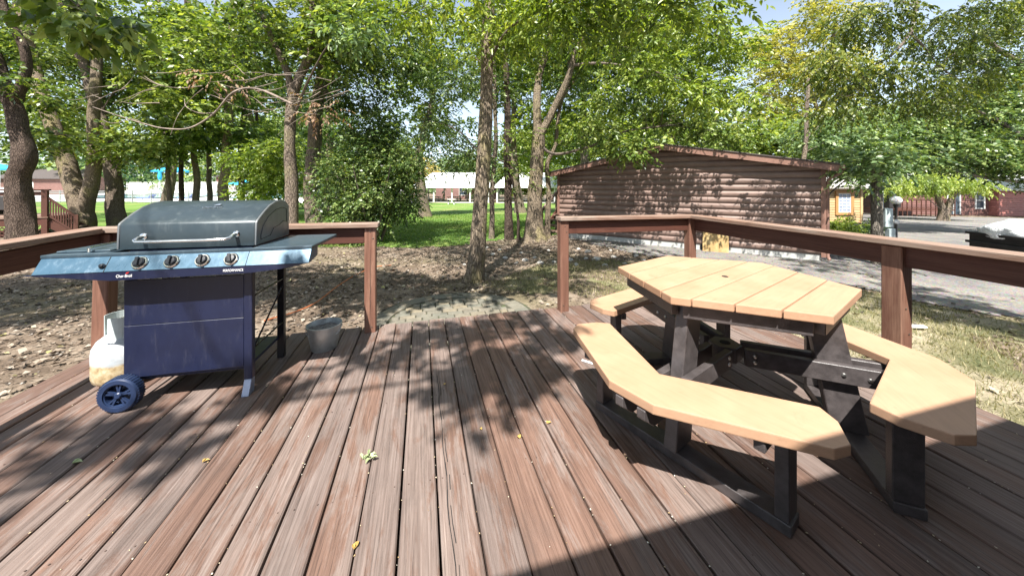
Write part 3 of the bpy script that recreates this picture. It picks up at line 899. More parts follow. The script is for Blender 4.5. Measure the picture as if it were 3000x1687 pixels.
MB().box((0.3085, 0.012, 0.612), (0.611, 0.014, 0.266)).box((0.3085, 0.0105, 0.324), (0.611, 0.014, 0.306)).build("front_panel", gp, GR, bevel=0.002)
legm = gp
MB().box((0.640, 0.017, 0.425), (0.046, 0.040, 0.67)).build("leg", legm, GR, bevel=0.003)
mb = MB().extr([(-0.003, 0.09), (0.037, 0.09), (0.030, 0.0), (-0.040, 0.0)], (0, 1, 0), (0, 0, 1), (0.619, 0, 0), (0.042, 0, 0))
mb.build("foot", paint("foot_steel", (0.22, 0.25, 0.33), 0.35, 0.4), GR, bevel=0.003)
MB().box((0.640, 0.470, 0.40), (0.046, 0.040, 0.80)).build("leg", simple("leg_dark", (0.014, 0.014, 0.018), 0.4), GR, bevel=0.003)
MB().box((0.020, 0.470, 0.435), (0.040, 0.040, 0.69)).build("leg", gp, GR, bevel=0.003)
MB().box((0.020, 0.037, 0.435), (0.038, 0.030, 0.69)).build("leg", gp, GR, bevel=0.003)
MB().box((0.33, 0.245, 0.155), (0.60, 0.44, 0.02)).build("bottom_shelf", gp, GR, bevel=0.002)
for z0, z1 in ((0.60, 0.60), (0.27, 0.27), (0.28, 0.55)):
    MB().tube([(0.655, 0.05, z0), (0.655, 0.25, (z0+z1)/2), (0.655, 0.455, z1)], 0.006, 8).build("brace", knobm, GR, smoothed=True)
MB().box((0.33, 0.26, 0.845), (0.64, 0.46, 0.15)).build("firebox", gp, GR, bevel=0.004)
# wheels
def wheel(y):
    m90 = Matrix.Rotation(R(90), 3, 'X')
    Rw, w = 0.098, 0.062
    mb = MB().lathe([(0.068, -w/2), (0.090, -w/2), (Rw - 0.002, -w/2 + 0.008), (Rw, -w/2 + 0.014), (Rw, w/2 - 0.014), (Rw - 0.002, w/2 - 0.008), (0.090, w/2), (0.068, w/2), (0.068, -w/2)], 40, m=m90, close=False)
    for i in range(40):
        a = 2*math.pi*i/40
        mb.box((Rw*math.cos(a), 0, Rw*math.sin(a)), (0.006, w*0.72, 0.0075), Matrix.Rotation(-a, 3, 'Y'))
    t = mb.build("tyre", rub, GR, smoothed=True, loc=(0.012, y, 0.100))
    mb = MB().lathe([(0.069, -0.022), (0.069, 0.024), (0.062, 0.024), (0.060, -0.018), (0.069, -0.022)], 32, m=m90, close=False)
    mb.lathe([(0.0, 0.030), (0.013, 0.030), (0.018, 0.024), (0.018, -0.02), (0.0, -0.02)], 16, m=m90, close=False)
    for i in range(5):
        a = 2*math.pi*i/5 + 0.3
        for da in (-0.16, 0.16):
            mb.bar((0.012*math.cos(a), -0.014, 0.012*math.sin(a)), (0.063*math.cos(a + da), -0.014, 0.063*math.sin(a + da)), 0.009, 0.013, up=(0, 1, 0))
    mb.lathe([(0.0, -0.012), (0.062, -0.012)], 24, m=m90, close=False)
    h = mb.build("rim", rub, t, smoothed=True)
wheel(-0.022); wheel(0.500)
MB().tube([(0.012, 0.0, 0.10), (0.012, 0.47, 0.10)], 0.008, 8).build("axle", knobm, GR)
# control panel and shelves
xl, xr = -0.322, 1.018
mb = MB().extr([(-0.055, 0.900), (-0.052, 0.919), (-0.035, 0.919), (0.06, 0.90), (0.06, 0.84), (-0.060, 0.822), (-0.104, 0.822)], (0, 1, 0), (0, 0, 1), (xl, 0, 0), (xr - xl, 0, 0))
o = mb.build("control_panel", gc, GR, bevel=0.003)
for xs in (-0.012, 0.672):
    MB().extr([(-0.0555, 0.9005), (-0.1045, 0.8225), (-0.1035, 0.8215), (-0.0545, 0.9)], (0, 1, 0), (0, 0, 1), (xs, -0.001, 0.0005), (0.0025, 0, 0)).build("panel_joint", M['hole'], o)
MB().extr([(xl - 0.035, 0.8215), (xr - 0.005, 0.8215), (0.86, 0.792), (0.70, 0.778), (0.02, 0.772), (-0.10, 0.786)], (1, 0, 0), (0, 0, 1), (0, -0.100, 0), (0, 0.012, 0)).build("fascia", gp, GR, bevel=0.001)
MB().box(((xl + xr)/2, -0.046, 0.911), (xr - xl + 0.004, 0.022, 0.018)).build("front_trim", gs, GR, bevel=0.002)
for a_, b_ in ((xl, -0.045), (0.685, xr)):
    MB().box(((a_ + b_)/2, 0.236, 0.909), (b_ - a_, 0.540, 0.022)).build("side_shelf", gs, GR, bevel=0.003)
MB().tube([(-0.14, -0.02, 0.925), (-0.14, -0.02, 0.942), (-0.145, 0.0, 0.948), (-0.185, 0.25, 0.948), (-0.185, 0.27, 0.940), (-0.185, 0.27, 0.92)], 0.006, 8).build("burner_lid_handle", chrome, GR, smoothed=True)
MB().box((-0.185, 0.235, 0.9255), (0.25, 0.46, 0.010)).build("side_burner_lid", gs, GR, bevel=0.004)
nrm_y, nrm_z = -0.846, 0.532
kn = Matrix(((1, 0, 0), (0, 0.532, -0.846), (0, 0.846, 0.532))).transposed()
kn = Matrix((Vector((1, 0, 0)), Vector((0, 0.532, 0.846)), Vector((0, -0.846, 0.532)))).transposed()
for i, x in enumerate((0.142, 0.293, 0.444, 0.590)):
    c = Vector((x, -0.0795, 0.861))
    bz = MB().lathe([(0.037, 0), (0.038, 0.006), (0.034, 0.012), (0.029, 0.012), (0.028, 0.004)], 28, c, kn, close=False).build("knob_bezel", chrome, GR, smoothed=True)
    mb = MB().lathe([(0.027, 0.002), (0.026, 0.020), (0.022, 0.024), (0.0, 0.025)], 24, c, kn, close=False)
    a = (0.2, 0.1, 0.15, 0.3)[i]
    mb.box(c + kn @ Vector((0, 0, 0.028)), (0.014, 0.050, 0.020), kn @ Matrix.Rotation(a, 3, 'Z'))
    mb.build("knob", knobm, GR, smoothed=True)
MB().lathe([(0.014, 0), (0.014, 0.008), (0.009, 0.012), (0.009, 0.018), (0, 0.019)], 16, (-0.026, -0.0845, 0.852), kn, close=False).build("igniter_button", knobm, GR, smoothed=True)
# lid
LP = [(0.02, 0.925), (0.026, 1.066), (0.034, 1.080), (0.075, 1.106), (0.13, 1.137), (0.20, 1.170), (0.28, 1.192), (0.36, 1.200), (0.44, 1.190), (0.50, 1.155), (0.505, 0.94), (0.505, 0.925)]
mb = MB().extr(LP, (0, 1, 0), (0, 0, 1), (-0.030, 0, 0), (0.694, 0, 0))
lid = mb.build("lid", gl, GR, bevel=0.004, smoothed=True, seg=2)
def grow(p, s): return [(0.26 + (q[0] - 0.26)*s, 0.99 + (q[1] - 0.99)*(s if q[1] > 0.99 else 1.0)) for q in p]
for x in (-0.044, 0.664):
    e = MB().extr(grow(LP, 1.006), (0, 1, 0), (0, 0, 1), (x, 0, 0), (0.014, 0, 0)).build("lid_end", ge, GR, bevel=0.003, smoothed=True)
ln = [(0.07, 0.985), (0.10, 1.04), (0.17, 1.095), (0.28, 1.135), (0.38, 1.145), (0.455, 1.13), (0.46, 1.03), (0.40, 1.045), (0.33, 1.02), (0.25, 1.01), (0.20, 0.965), (0.07, 0.955)]
MB().tube([(0.679, q[0], q[1]) for q in ln + ln[:1]], 0.0022, 6).build("embossed_line", knobm, GR)
MB().tube([(0.086, 0.024, 1.0), (0.086, -0.02, 0.995), (0.088, -0.045, 0.985), (0.105, -0.058, 0.979), (0.20, -0.060, 0.977), (0.45, -0.060, 0.977), (0.545, -0.058, 0.979), (0.562, -0.045, 0.985), (0.565, -0.02, 0.995), (0.565, 0.024, 1.0)], 0.0105, 12).build("lid_handle", chrome, GR, smoothed=True)
for x in (0.086, 0.565):
    MB().lathe([(0.019, 0), (0.019, 0.004), (0.012, 0.008)], 18, (x, 0.024, 1.0), Matrix.Rotation(R(90), 3, 'X'), close=True).build("handle_rosette", chrome, GR, smoothed=True)
def lettering(txt, size, mat, parent, loc, rot, name="lettering", depth=0.0006, sx=1.0, shear=0.0):
    cu = bpy.data.curves.new(name, 'FONT'); cu.body = txt; cu.size = size; cu.extrude = depth; cu.shear = shear; cu.align_x = 'CENTER'
    t = bpy.data.objects.new("tmp_text", cu); COL.objects.link(t)
    bpy.context.view_layer.update()
    me = bpy.data.meshes.new_from_object(t.evaluated_get(bpy.context.evaluated_depsgraph_get()))
    bpy.data.objects.remove(t)
    me.name = name; me.materials.clear()
    o = link(name, me, mat, parent, loc); o.rotation_euler = rot; o.scale = (sx, 1, 1)
    return o
lettering("PERFORMANCE", 0.021, whitep, GR, (0.610, -0.1012, 0.792), (R(90), 0, 0), sx=0.72)
lettering("Char-Broil", 0.022, whitep, GR, (0.082, -0.1012, 0.789), (R(90), 0, 0), sx=0.78)
MB().extr([(0, 0), (0.012, 0.002), (0.018, 0.010), (0.010, 0.007), (0.004, 0.006)], (1, 0, 0), (0, 0, 1), (0.088, -0.1015, 0.808), (0, 0.001, 0)).build("flame_mark", redp, GR)
lg = lettering("Char-Broil", 0.026, chrome, GR, (0.35, 0.168, 1.157), (R(26), 0, 0), name="badge", depth=0.003, shear=0.2)
lmm = rotm(rx=R(26))
A_, B_ = lmm @ Vector((1, 0, 0)), lmm @ Vector((0, 1, 0))
MB().extr([(0, 0), (0.035, 0.004), (0.040, 0.016), (0.030, 0.013), (0.036, 0.030), (0.020, 0.024), (0.008, 0.014)], A_, B_, (0.352, 0.192, 1.1705), lmm @ Vector((0, 0, 0.004))).build("badge_flame", chrome, GR, bevel=0.001)
# hose to the cylinder
MB().tube([(-0.02, 0.10, 0.80), (-0.07, 0.12, 0.74), (-0.02, 0.14, 0.62), (0.03, 0.20, 0.50), (0.0, 0.28, 0.38), (-0.12, 0.32, 0.36)], 0.009, 8).build("gas_hose", knobm, GR, smoothed=True)

# propane cylinder
m, nt, b = newmat("cylinder_paint")
tc = N(nt, "ShaderNodeTexCoord"); sp = N(nt, "ShaderNodeSeparateXYZ"); nt.links.new(tc.outputs["Object"], sp.inputs[0])
n1 = noise_n(nt, mapping(nt, 'Object', (1, 1, 2)), 7, 8, 0.7); n2 = noise_n(nt, mapping(nt, 'Object'), 26, 6, 0.7)
ma = N(nt, "ShaderNodeMath", operation='MULTIPLY_ADD'); nt.links.new(n1.outputs[0], ma.inputs[0]); ma.inputs[1].default_value = -0.10
nt.links.new(sp.outputs[2], ma.inputs[2])
dirtf = ramp(nt, ma.outputs[0], [(0.115, 1.0), (0.135, 0.0)])
rust = ramp(nt, n2.outputs[0], [(0.3, (0.20, 0.125, 0.055)), (0.5, (0.44, 0.345, 0.20)), (0.7, (0.58, 0.50, 0.36))])
wht = ramp(nt, n1.outputs[0], [(0.35, (0.32, 0.36, 0.39)), (0.6, (0.50, 0.53, 0.55))])
spots = ramp(nt, noise_n(nt, mapping(nt, 'Object', (1, 1, 3)), 14, 9, 0.8).outputs[0], [(0.54, 0), (0.68, 0.8)])
c = mixc(nt, spots.outputs[0], wht.outputs[0], (0.42, 0.33, 0.20))
c = mixc(nt, dirtf.outputs[0], c, rust.outputs[0])
nt.links.new(c, b.inputs["Base Color"]); b.inputs["Roughness"].default_value = 0.42
bump(nt, b, n2.outputs[0], 0.15, 0.003)
CY = thing("propane_tank", "white propane cylinder with a rusty lower half beside the grill", "propane tank", (-2.575, 2.235, 0), R(20))
MB().lathe([(0.10, 0.030), (0.125, 0.035), (0.148, 0.055), (0.155, 0.085), (0.155, 0.225), (0.150, 0.262), (0.132, 0.298), (0.100, 0.325), (0.055, 0.340), (0.0, 0.345)], 40, close=False).build("body", m, CY, smoothed=True)
MB().lathe([(0.100, 0.0), (0.104, 0.0), (0.108, 0.036), (0.104, 0.036), (0.100, 0.0)], 32, close=False).build("foot_ring", m, CY, smoothed=True)
mb = MB()
n_ = 30
def collar_pt(a, r, z): return (r*math.cos(a), r*math.sin(a), z)
for i in range(n_):
    a0 = R(-112) + R(300)*i/n_ ; a1 = a0 + R(300)/n_
    deg = 300*i/n_
    hole = (40 < deg < 90) or (205 < deg < 255)
    for z0, z1 in (((0.30, 0.345), (0.405, 0.455)) if hole else ((0.30, 0.455),)):
        p = [collar_pt(a0, 0.100, z0), collar_pt(a1, 0.100, z0), collar_pt(a1, 0.100, z1), collar_pt(a0, 0.100, z1),
             collar_pt(a0, 0.104, z0), collar_pt(a1, 0.104, z0), collar_pt(a1, 0.104, z1), collar_pt(a0, 0.104, z1)]
        mb.add(p, [(0,3,2,1),(4,5,6,7),(0,1,5,4),(1,2,6,5),(2,3,7,6),(3,0,4,7)])
mb.build("collar", simple("collar_grey", (0.46, 0.52, 0.52), 0.45, var=0.15, dirt=(0.35, 0.3, 0.2)), CY)
MB().lathe([(0.018, 0.34), (0.020, 0.39), (0.012, 0.395), (0.012, 0.41), (0.026, 0.412), (0.026, 0.428), (0.0, 0.430)], 14, close=False).tube([(0, 0, 0.37), (0.055, 0.0, 0.37)], 0.014, 12).build("valve", simple("brass", (0.6, 0.45, 0.2), 0.35, metal=1.0), CY, smoothed=True)

# bucket
galv = simple("galvanised_steel", (0.50, 0.53, 0.53), 0.42, metal=0.65, var=0.22, scale=9, dirt=(0.22, 0.22, 0.20))
BK = thing("ash_bucket", "small galvanised metal bucket of ashes standing on the deck", "bucket", (-1.515, 2.70, 0), R(20))
MB().lathe([(0.0, 0.004), (0.088, 0.004), (0.090, 0.0), (0.093, 0.004), (0.125, 0.186), (0.130, 0.190), (0.130, 0.196), (0.124, 0.197), (0.121, 0.186), (0.090, 0.008), (0.0, 0.010)], 40, close=False).build("body", galv, BK, smoothed=True)
mb = MB()
for i in range(9):
    pass
rsb = np.random.RandomState(2)
pts = [(0.0, 0.0, 0.158)]
vs = [(0, 0, 0.160)]; fs = []
for k, r in enumerate((0.04, 0.08, 0.116)):
    for j in range(24):
        a = 2*math.pi*j/24
        vs.append((r*math.cos(a), r*math.sin(a), 0.150 + 0.014*rsb.rand()))
for j in range(24): fs.append((0, 1 + j, 1 + (j+1) % 24))
for k in range(2):
    for j in range(24):
        fs.append((1 + k*24 + j, 1 + (k+1)*24 + j, 1 + (k+1)*24 + (j+1) % 24, 1 + k*24 + (j+1) % 24))
mb.add(vs, fs).build("ashes", simple("ash", (0.16, 0.15, 0.14), 0.95, var=0.7, scale=40), BK)
ha = [(0.127*math.cos(t), -0.02 - 0.125*math.sin(t)*0.55, 0.176 - 0.125*math.sin(t)*0.62) for t in np.linspace(0, math.pi, 16)]
MB().tube([(0.127, 0, 0.176)] + ha[1:-1] + [(-0.127, 0, 0.176)], 0.0022, 6).build("bail_handle", galv, BK, smoothed=True)
for s in (-1, 1):
    MB().box((s*0.127, 0, 0.172), (0.006, 0.03, 0.026)).build("ear", galv, BK, bevel=0.002)

# ------------------------------------------------------------------ brown log-sided cabin
def siding_mat(name, cols, w):
    m, nt, b = newmat(name)
    v = mapping(nt, 'Object', (1, 1, 1), rand=True)
    n = noise_n(nt, v, 3, 7, 0.65); n2 = noise_n(nt, mapping(nt, 'Object', (2, 30, 30), rand=True), 1.2, 6, 0.7)
    c = ramp(nt, n.outputs[0], [(0.3, cols[0]), (0.7, cols[1])]).outputs[0]
    c = mixc(nt, ramp(nt, n2.outputs[0], [(0.5, 0), (0.75, 0.35)]).outputs[0], c, w)
    oi = N(nt, "ShaderNodeObjectInfo")
    c = mixc(nt, 1.0, c, ramp(nt, oi.outputs["Random"], [(0, 0.86), (1, 1.14)]).outputs[0], 'MULTIPLY')
    n4 = noise_n(nt, mapping(nt, 'Object', (5, 5, 1.2)), 1.6, 8, 0.75)
    c = mixc(nt, ramp(nt, n4.outputs[0], [(0.52, 0), (0.72, 0.35)]).outputs[0], c, (0.12, 0.085, 0.07))
    nt.links.new(c, b.inputs["Base Color"]); b.inputs["Roughness"].default_value = 0.5
    bump(nt, b, n2.outputs[0], 0.25, 0.006)
    return m
sid = siding_mat("brown_siding", ((0.150, 0.096, 0.077), (0.215, 0.145, 0.120)), (0.26, 0.19, 0.165))
trimb = siding_mat("brown_trim", ((0.20, 0.105, 0.078), (0.26, 0.145, 0.11)), (0.30, 0.19, 0.15))
shing = simple("asphalt_shingle", (0.075, 0.062, 0.058), 0.9, var=0.4, scale=25, bumpy=0.5)
conc = simple("concrete", (0.46, 0.46, 0.44), 0.85, var=0.15, scale=6, bumpy=0.3, dirt=(0.30, 0.28, 0.24))
CA = thing("cabin", "brown log sided cabin with a low gable end facing the deck", "cabin", (CRN[0], CRN[1], 0), math.atan2(0.578, -0.816) + math.pi)
# local frame: +x runs right (towards the near corner), wall spans x -6.49..0, outward is -y
WL = 6.49
zb, ze_, zr = -0.205, 1.70, 2.33      # siding bottom, eave, apex of wall
hcs = 0.156
slope = (zr - ze_) / (WL/2)
def prof(y0=-0.0):
    pts = []
    for k in range(7):
        t = k/6
        pts.append((-0.034*math.sin(math.pi*min(1, t*1.0))**0.7 - 0.006, t*hcs*0.985))
    return pts
nc = int((zr - zb)/hcs) + 1
for i in range(nc):
    z0 = zb + i*hcs
    def xlim(z):
        if z <= ze_: return (-WL, 0)
        d = (z - ze_)/slope
        return (-WL + d, -d)
    a0, a1 = xlim(z0); b0, b1 = xlim(min(zr - 0.001, z0 + hcs))
    if a1 - a0 < 0.2: continue
    pr = prof(); V = []; F = []; nn = len(pr)
    for y, z in pr:
        t = z/hcs
        V += [(a0 + (b0 - a0)*t, y, z), (a1 + (b1 - a1)*t, y, z)]
    for k in range(nn - 1): F.append((2*k, 2*k+1, 2*k+3, 2*k+2))
    V += [(a0, 0.0, 0), (a1, 0.0, 0), (b0, 0.0, hcs), (b1, 0.0, hcs)]
    q = 2*nn
    F += [(q, q+1, 1, 0), (2*nn-2, 2*nn-1, q+3, q+2), (q+1, q, q+2, q+3)]
    o = MB().add(V, F).build("siding_log", sid, CA, smoothed=True, loc=(0, 0, z0 if z0 + hcs < zr else z0))
rj = random.Random(5)
for i in range(13):
    for x in ([-2.2, -4.7] if i % 2 else [-3.5 - rj.uniform(0, .6)]):
        MB().tube([(x, -0.008 - 0.034*math.sin(math.pi*t)**0.7, zb + i*hcs + t*hcs*0.97) for t in np.linspace(0.02, 0.98, 6)], 0.0035, 5).build("butt_joint", M['hole'], CA)
mb = MB().extr([(-WL, zb), (0, zb), (0, ze_), (-WL/2, zr), (-WL, ze_)], (1, 0, 0), (0, 0, 1), (0, 0.001, 0), (0, 0.06, 0))
mb.box((-WL + 0.03, 4.0, (ze_ + zb)/2), (0.06, 7.9, ze_ - zb)); mb.box((-0.03, 4.0, (ze_ + zb)/2), (0.06, 7.9, ze_ - zb))
mb.box((-WL/2, 7.97, (ze_ + zb)/2), (WL, 0.05, ze_ - zb))
mb.build("wall", sid, CA)
for x in (-WL - 0.012, 0.012):
    MB().box((x, -0.012, (zb + ze_)/2 - 0.02), (0.085, 0.075, ze_ - zb + 0.06)).build("corner_trim", trimb, CA, bevel=0.004)
mb = MB().box((-WL/2, 3.9, -0.42), (WL - 0.06, 7.8, 0.42))
mb.build("foundation", conc, CA)
MB().box((-3.10 + 0.95, -0.012, -0.262), (0.44, 0.03, 0.12)).build("vent", M['hole'], CA)
for k in range(9):
    MB().box((-3.10 + 0.95 - 0.19 + k*0.0475, -0.032, -0.262), (0.012, 0.012, 0.115)).build("vent_bar", knobm, CA)
# roof: two slabs with overhang at the rake and eaves
OV, OE = 0.25, 0.24
for s in (-1, 1):
    if s > 0: e, r = (OE, ze_ - slope*OE), (-WL/2, zr)
    else: e, r = (-WL - OE, ze_ - slope*OE), (-WL/2, zr)
    def sl(off, th):
        return [(e[0], e[1] + off), (r[0], r[1] + off), (r[0], r[1] + off + th), (e[0], e[1] + off + th)]
    MB().extr(sl(0.012, 0.10), (1, 0, 0), (0, 0, 1), (0, -OV + 0.022, 0), (0, 8.2, 0)).build("roof_deck", trimb, CA)
    MB().extr(sl(0.115, 0.030), (1, 0, 0), (0, 0, 1), (0, -OV - 0.025, 0), (0, 8.3, 0)).build("roof", shing, CA, bevel=0.003)
    MB().extr(sl(-0.03, 0.142), (1, 0, 0), (0, 0, 1), (0, -OV - 0.002, 0), (0, 0.022, 0)).build("fascia", trimb, CA, bevel=0.002)
gx = OE + 0.045
MB().box((gx, 3.8, ze_ - slope*OE + 0.05), (0.09, 8.1, 0.10)).build("gutter", trimb, CA, bevel=0.01)
MB().tube([(gx, -0.14, ze_ - 0.05), (gx - 0.02, -0.14, ze_ - 0.11), (0.17, -0.10, ze_ - 0.17), (0.095, -0.04, ze_ - 0.24), (0.080, -0.02, ze_ - 0.40), (0.080, -0.02, -0.22), (0.11, -0.06, -0.30)], 0.034, 10).build("downspout", trimb, CA, smoothed=True)
def plyw():
    m, nt, b = newmat("plywood")
    v = mapping(nt, 'Object'); n1 = noise_n(nt, v, 5.5, 5, 0.6, 0.6)
    nt.links.new(ramp(nt, n1.outputs[0], [(0.3, (0.27, 0.165, 0.06)), (0.5, (0.38, 0.26, 0.11)), (0.68, (0.48, 0.36, 0.18))]).outputs[0], b.inputs["Base Color"])
    b.inputs["Roughness"].default_value = 0.7
    return m
PW = thing("plywood_sheet", "square of yellow plywood leaning on the brown cabin wall", "plywood", (CRN[0] - 0.816*2.02 - 0.578*0.16, CRN[1] + 0.578*2.02 - 0.816*0.16, -0.36), math.atan2(0.578, -0.816) + math.pi)
mb = MB().box((0, 0, 0.36), (0.565, 0.018, 0.74), None)
o = mb.build("sheet", plyw(), PW, bevel=0.002); o.rotation_euler.x = R(-9)
rsn = random.Random(8)
o = MB().add(*(lambda: (lambda v, f: (v, f))([(0.25 + 0.15*math.cos(a), -0.35 + 0.1*math.sin(a), -0.36 + 0.05) for a in np.linspace(0, 6.28, 9)[:-1]], [tuple(range(8))]))()) if False else None

# ------------------------------------------------------------------ cabin the deck belongs to (behind the camera; its eave shades the corner)
HC = thing("log_cabin", "log sided cabin behind the viewer whose eave shades the near deck corner", "cabin", (-3.24, 2.60, 0), R(15.11))
he = 2.60; ye = -3.84; yw = -4.40; xa, xb = 1.2, 13.0
lm = MB().box((0, 0, 0), (xb - xa - 0.6, 0.12, 0.19)).mesh("log", 0.02); lm.materials.append(sid)
for k in range(14):
    link("log", lm, None, HC, ((xa + xb)/2, yw - 0.06, 0.10 + k*0.192 - 0.0))
MB().box(((xa + xb)/2, yw - 2.5, 1.25), (xb - xa - 0.6, 4.7, 2.7)).build("wall", sid, HC)
MB().box((2.9, yw + 0.02, 1.0), (0.92, 0.05, 2.02)).build("door", trimb, HC, bevel=0.01)
wf = MB().box((5.2, yw + 0.025, 1.35), (1.1, 0.06, 1.0)).build("window", simple("white_trim", (0.75, 0.75, 0.72), 0.5, var=0.03), HC, bevel=0.01)
MB().box((5.2, yw + 0.058, 1.35), (0.96, 0.01, 0.86)).build("pane", simple("dark_glass", (0.02, 0.025, 0.03), 0.06), wf)
MB().extr([(ye, he), (ye, he + 0.10), (yw - 2.5, he + 1.0), (yw - 2.5, he + 0.9)], (0, 1, 0), (0, 0, 1), (xa, 0, 0), (xb - xa, 0, 0)).build("roof", shing, HC)
MB().extr([(yw - 2.5, he + 1.0), (yw - 2.5, he + 0.9), (yw - 5.6, he), (yw - 5.6, he + 0.1)], (0, 1, 0), (0, 0, 1), (xa, 0, 0), (xb - xa, 0, 0)).build("roof", shing, HC)

# ------------------------------------------------------------------ trees
def tube_path(pts, n=7, wob=0.0, seed=0):
    """smooth a polyline with Catmull-Rom and a little wobble"""
    pts = [Vector(p) for p in pts]
    if len(pts) == 2: pts = [pts[0], pts[0].lerp(pts[1], 0.5), pts[1]]
    out = []
    P = [pts[0]*2 - pts[1]] + pts + [pts[-1]*2 - pts[-2]]
    for i in range(1, len(P) - 2):
        for k in range(n):
            t = k/n
            a, b_, c_, d_ = P[i-1], P[i], P[i+1], P[i+2]
            out.append(0.5*((2*b_) + (c_ - a)*t + (2*a - 5*b_ + 4*c_ - d_)*t*t + (3*b_ - a - 3*c_ + d_)*t**3))
    out.append(pts[-1])
    if wob:
        for i in range(1, len(out)):
            s = wob * min(1, i/3)
            out[i] = out[i] + Vector((noise.noise(out[i]*0.9 + Vector((seed, 0, 0))), noise.noise(out[i]*0.9 + Vector((0, seed + 7, 0))), 0.3*noise.noise(out[i] + Vector((0, 0, seed)))))*s
    return out

class Tree:
    def __init__(self, name, label, base, seed=0, group=None, cat="tree"):
        self.t = thing(name, label, cat, base, 0, group)
        self.base = Vector(base); self.seed = seed
        self.rs = np.random.RandomState(seed + 100); self.trunk = MB(); self.limb = MB(); self.limbpts = []
        self.L = []
    def stem(self, pts, r0, r1, n=14, rough=0.16, flare=0.0, wob=0.06, limb=False):
        p = tube_path(pts, 7, wob, self.seed)
        k = len(p); rad = []
        for i in range(k):
            t = i/(k - 1)
            r = r0 + (r1 - r0)*t**0.8
            if flare: r += flare*math.exp(-((p[i].z - p[0].z)/0.28))
            rad.append(r)
        q = [x - self.base for x in p]
        (self.limb if limb else self.trunk).tube(q, rad, n, rough, self.seed)
        for i in range(k):
            if not limb or i > k*0.25: self.limbpts.append((p[i], rad[i]))
        return p
    def crown(self, blobs, leaf=(0.07, 0.12), nl=9, L=0.34, wid=0.24, mat='leaf_green', clump=0.42, per=14, twigs=True, flat=0.45, droop=0.35, six=True, name="crown", hollow=0.33, tintbias=0.0, reach=9.0, colr=0.5):
        rs = self.rs
        P_, D_, N_, L_, W_, T_ = [], [], [], [], [], []
        lp = np.array([tuple(p) for p, r in self.limbpts]) if self.limbpts else None
        for bl in blobs:
            c = np.array(bl[0], float); r = np.array(bl[1], float); ncl = bl[2]
            d = rs.normal(0, 1, (ncl, 3)); d /= np.linalg.norm(d, axis=1, keepdims=True)
            cc = c + d*r*(rs.rand(ncl, 1)**hollow)
            ct = rs.normal(0, 0.14, ncl)
            if twigs and lp is not None:
                cur = [tuple(q) for q in lp]; crad = [r for p, r in self.limbpts]
                order = np.argsort([np.min(np.linalg.norm(lp - q, axis=1)) for q in cc])
                for oi_ in order:
                    q = cc[oi_]; ca_ = np.array(cur)
                    hd = np.hypot(ca_[:, 0] - q[0], ca_[:, 1] - q[1])
                    dd = np.linalg.norm(ca_ - q, axis=1) + 0.9*np.abs(ca_[:, 2] - (q[2] - 0.45*hd - 0.1))
                    j = int(np.argmin(dd)); a = Vector(cur[j]); b_ = Vector(q)
                    if (a - b_).length > reach: continue
                    mid = a.lerp(b_, 0.5) + Vector((rs.normal(0, .1), rs.normal(0, .1), 0.12*(a - b_).length*rs.uniform(-0.3, 1)))
                    pp = tube_path([a, mid, b_], 3, 0.05, self.seed)
                    rr0 = min(crad[j]*0.6, 0.006 + 0.009*(a - b_).length)
                    for f_, x_ in enumerate(pp[2:]): cur.append(tuple(x_)); crad.append(max(0.004, rr0*0.7))
                    self.limb.tube([x - self.base for x in pp], [rr0*(1 - t) + 0.004*t for t in np.linspace(0, 1, len(pp))], 5, caps=False)
            n = ncl*per
            idx = np.repeat(np.arange(ncl), per)
            off = rs.normal(0, 1, (n, 3))*np.array([clump, clump, clump*flat])
            O = cc[idx] + off*0.6
            dr = off + 0.35*d[idx]*clump + rs.normal(0, 0.25*clump, (n, 3)); dr[:, 2] -= droop*clump
            dr /= np.linalg.norm(dr, axis=1, keepdims=True)
            Ls = L*rs.uniform(0.6, 1.2, n)
            k = np.arange(nl)
            tt = (k + 0.6)/nl
            side = np.where(k % 2 == 0, 1.0, -1.0); side[-1] = 0
            pos = O[:, None] + dr[:, None]*(Ls[:, None, None]*tt[None, :, None])
            pos[:, :, 2] -= (0.25*Ls[:, None]*tt[None]**2)
            up = np.array([0, 0, 1.0])
            S = np.cross(dr, up); S /= (np.linalg.norm(S, axis=1, keepdims=True) + 1e-9)
            ld = dr[:, None]*0.55 + S[:, None]*side[None, :, None]*0.9 + rs.normal(0, 0.22, (n, nl, 3))
            ld[:, :, 2] -= droop*0.9
            nn = up + rs.normal(0, 0.75, (n, nl, 3))
            P_.append(pos.reshape(-1, 3)); D_.append(ld.reshape(-1, 3)); N_.append(nn.reshape(-1, 3))
            l = rs.uniform(leaf[0], leaf[1], n*nl); L_.append(l); W_.append(l*wid*rs.uniform(0.8, 1.2, n*nl))
            T_.append(np.clip(colr + tintbias + np.repeat(ct[idx], nl) + rs.normal(0, 0.25, n*nl), 0, 1))
        P = np.concatenate(P_) - np.array(self.base)
        me = leaf_mesh(name, P, np.concatenate(D_), np.concatenate(N_), np.concatenate(L_), np.concatenate(W_), np.concatenate(T_), six=six)
        o = link(name, me, M[mat], self.t)
        o["kind"] = "stuff"
        self.nleaf = len(P)
        return o
    def finish(self, bark='bark', twig='twig'):
        if self.trunk.v: self.trunk.build("trunk", M[bark], self.t, smoothed=True)
        if self.limb.v:
            me = self.limb.mesh("branches", smoothed=True)
            o = link("branches", me, M[twig], self.t)
            if not self.trunk.v: o["kind"] = "stuff"

def G(x, y): return Vector((x, y, tz(x, y) - 0.05))
def B(x, y, Y, rx, ry, rz, n): return ((tuple(at(x, y, Y))), (rx, ry, rz), n)

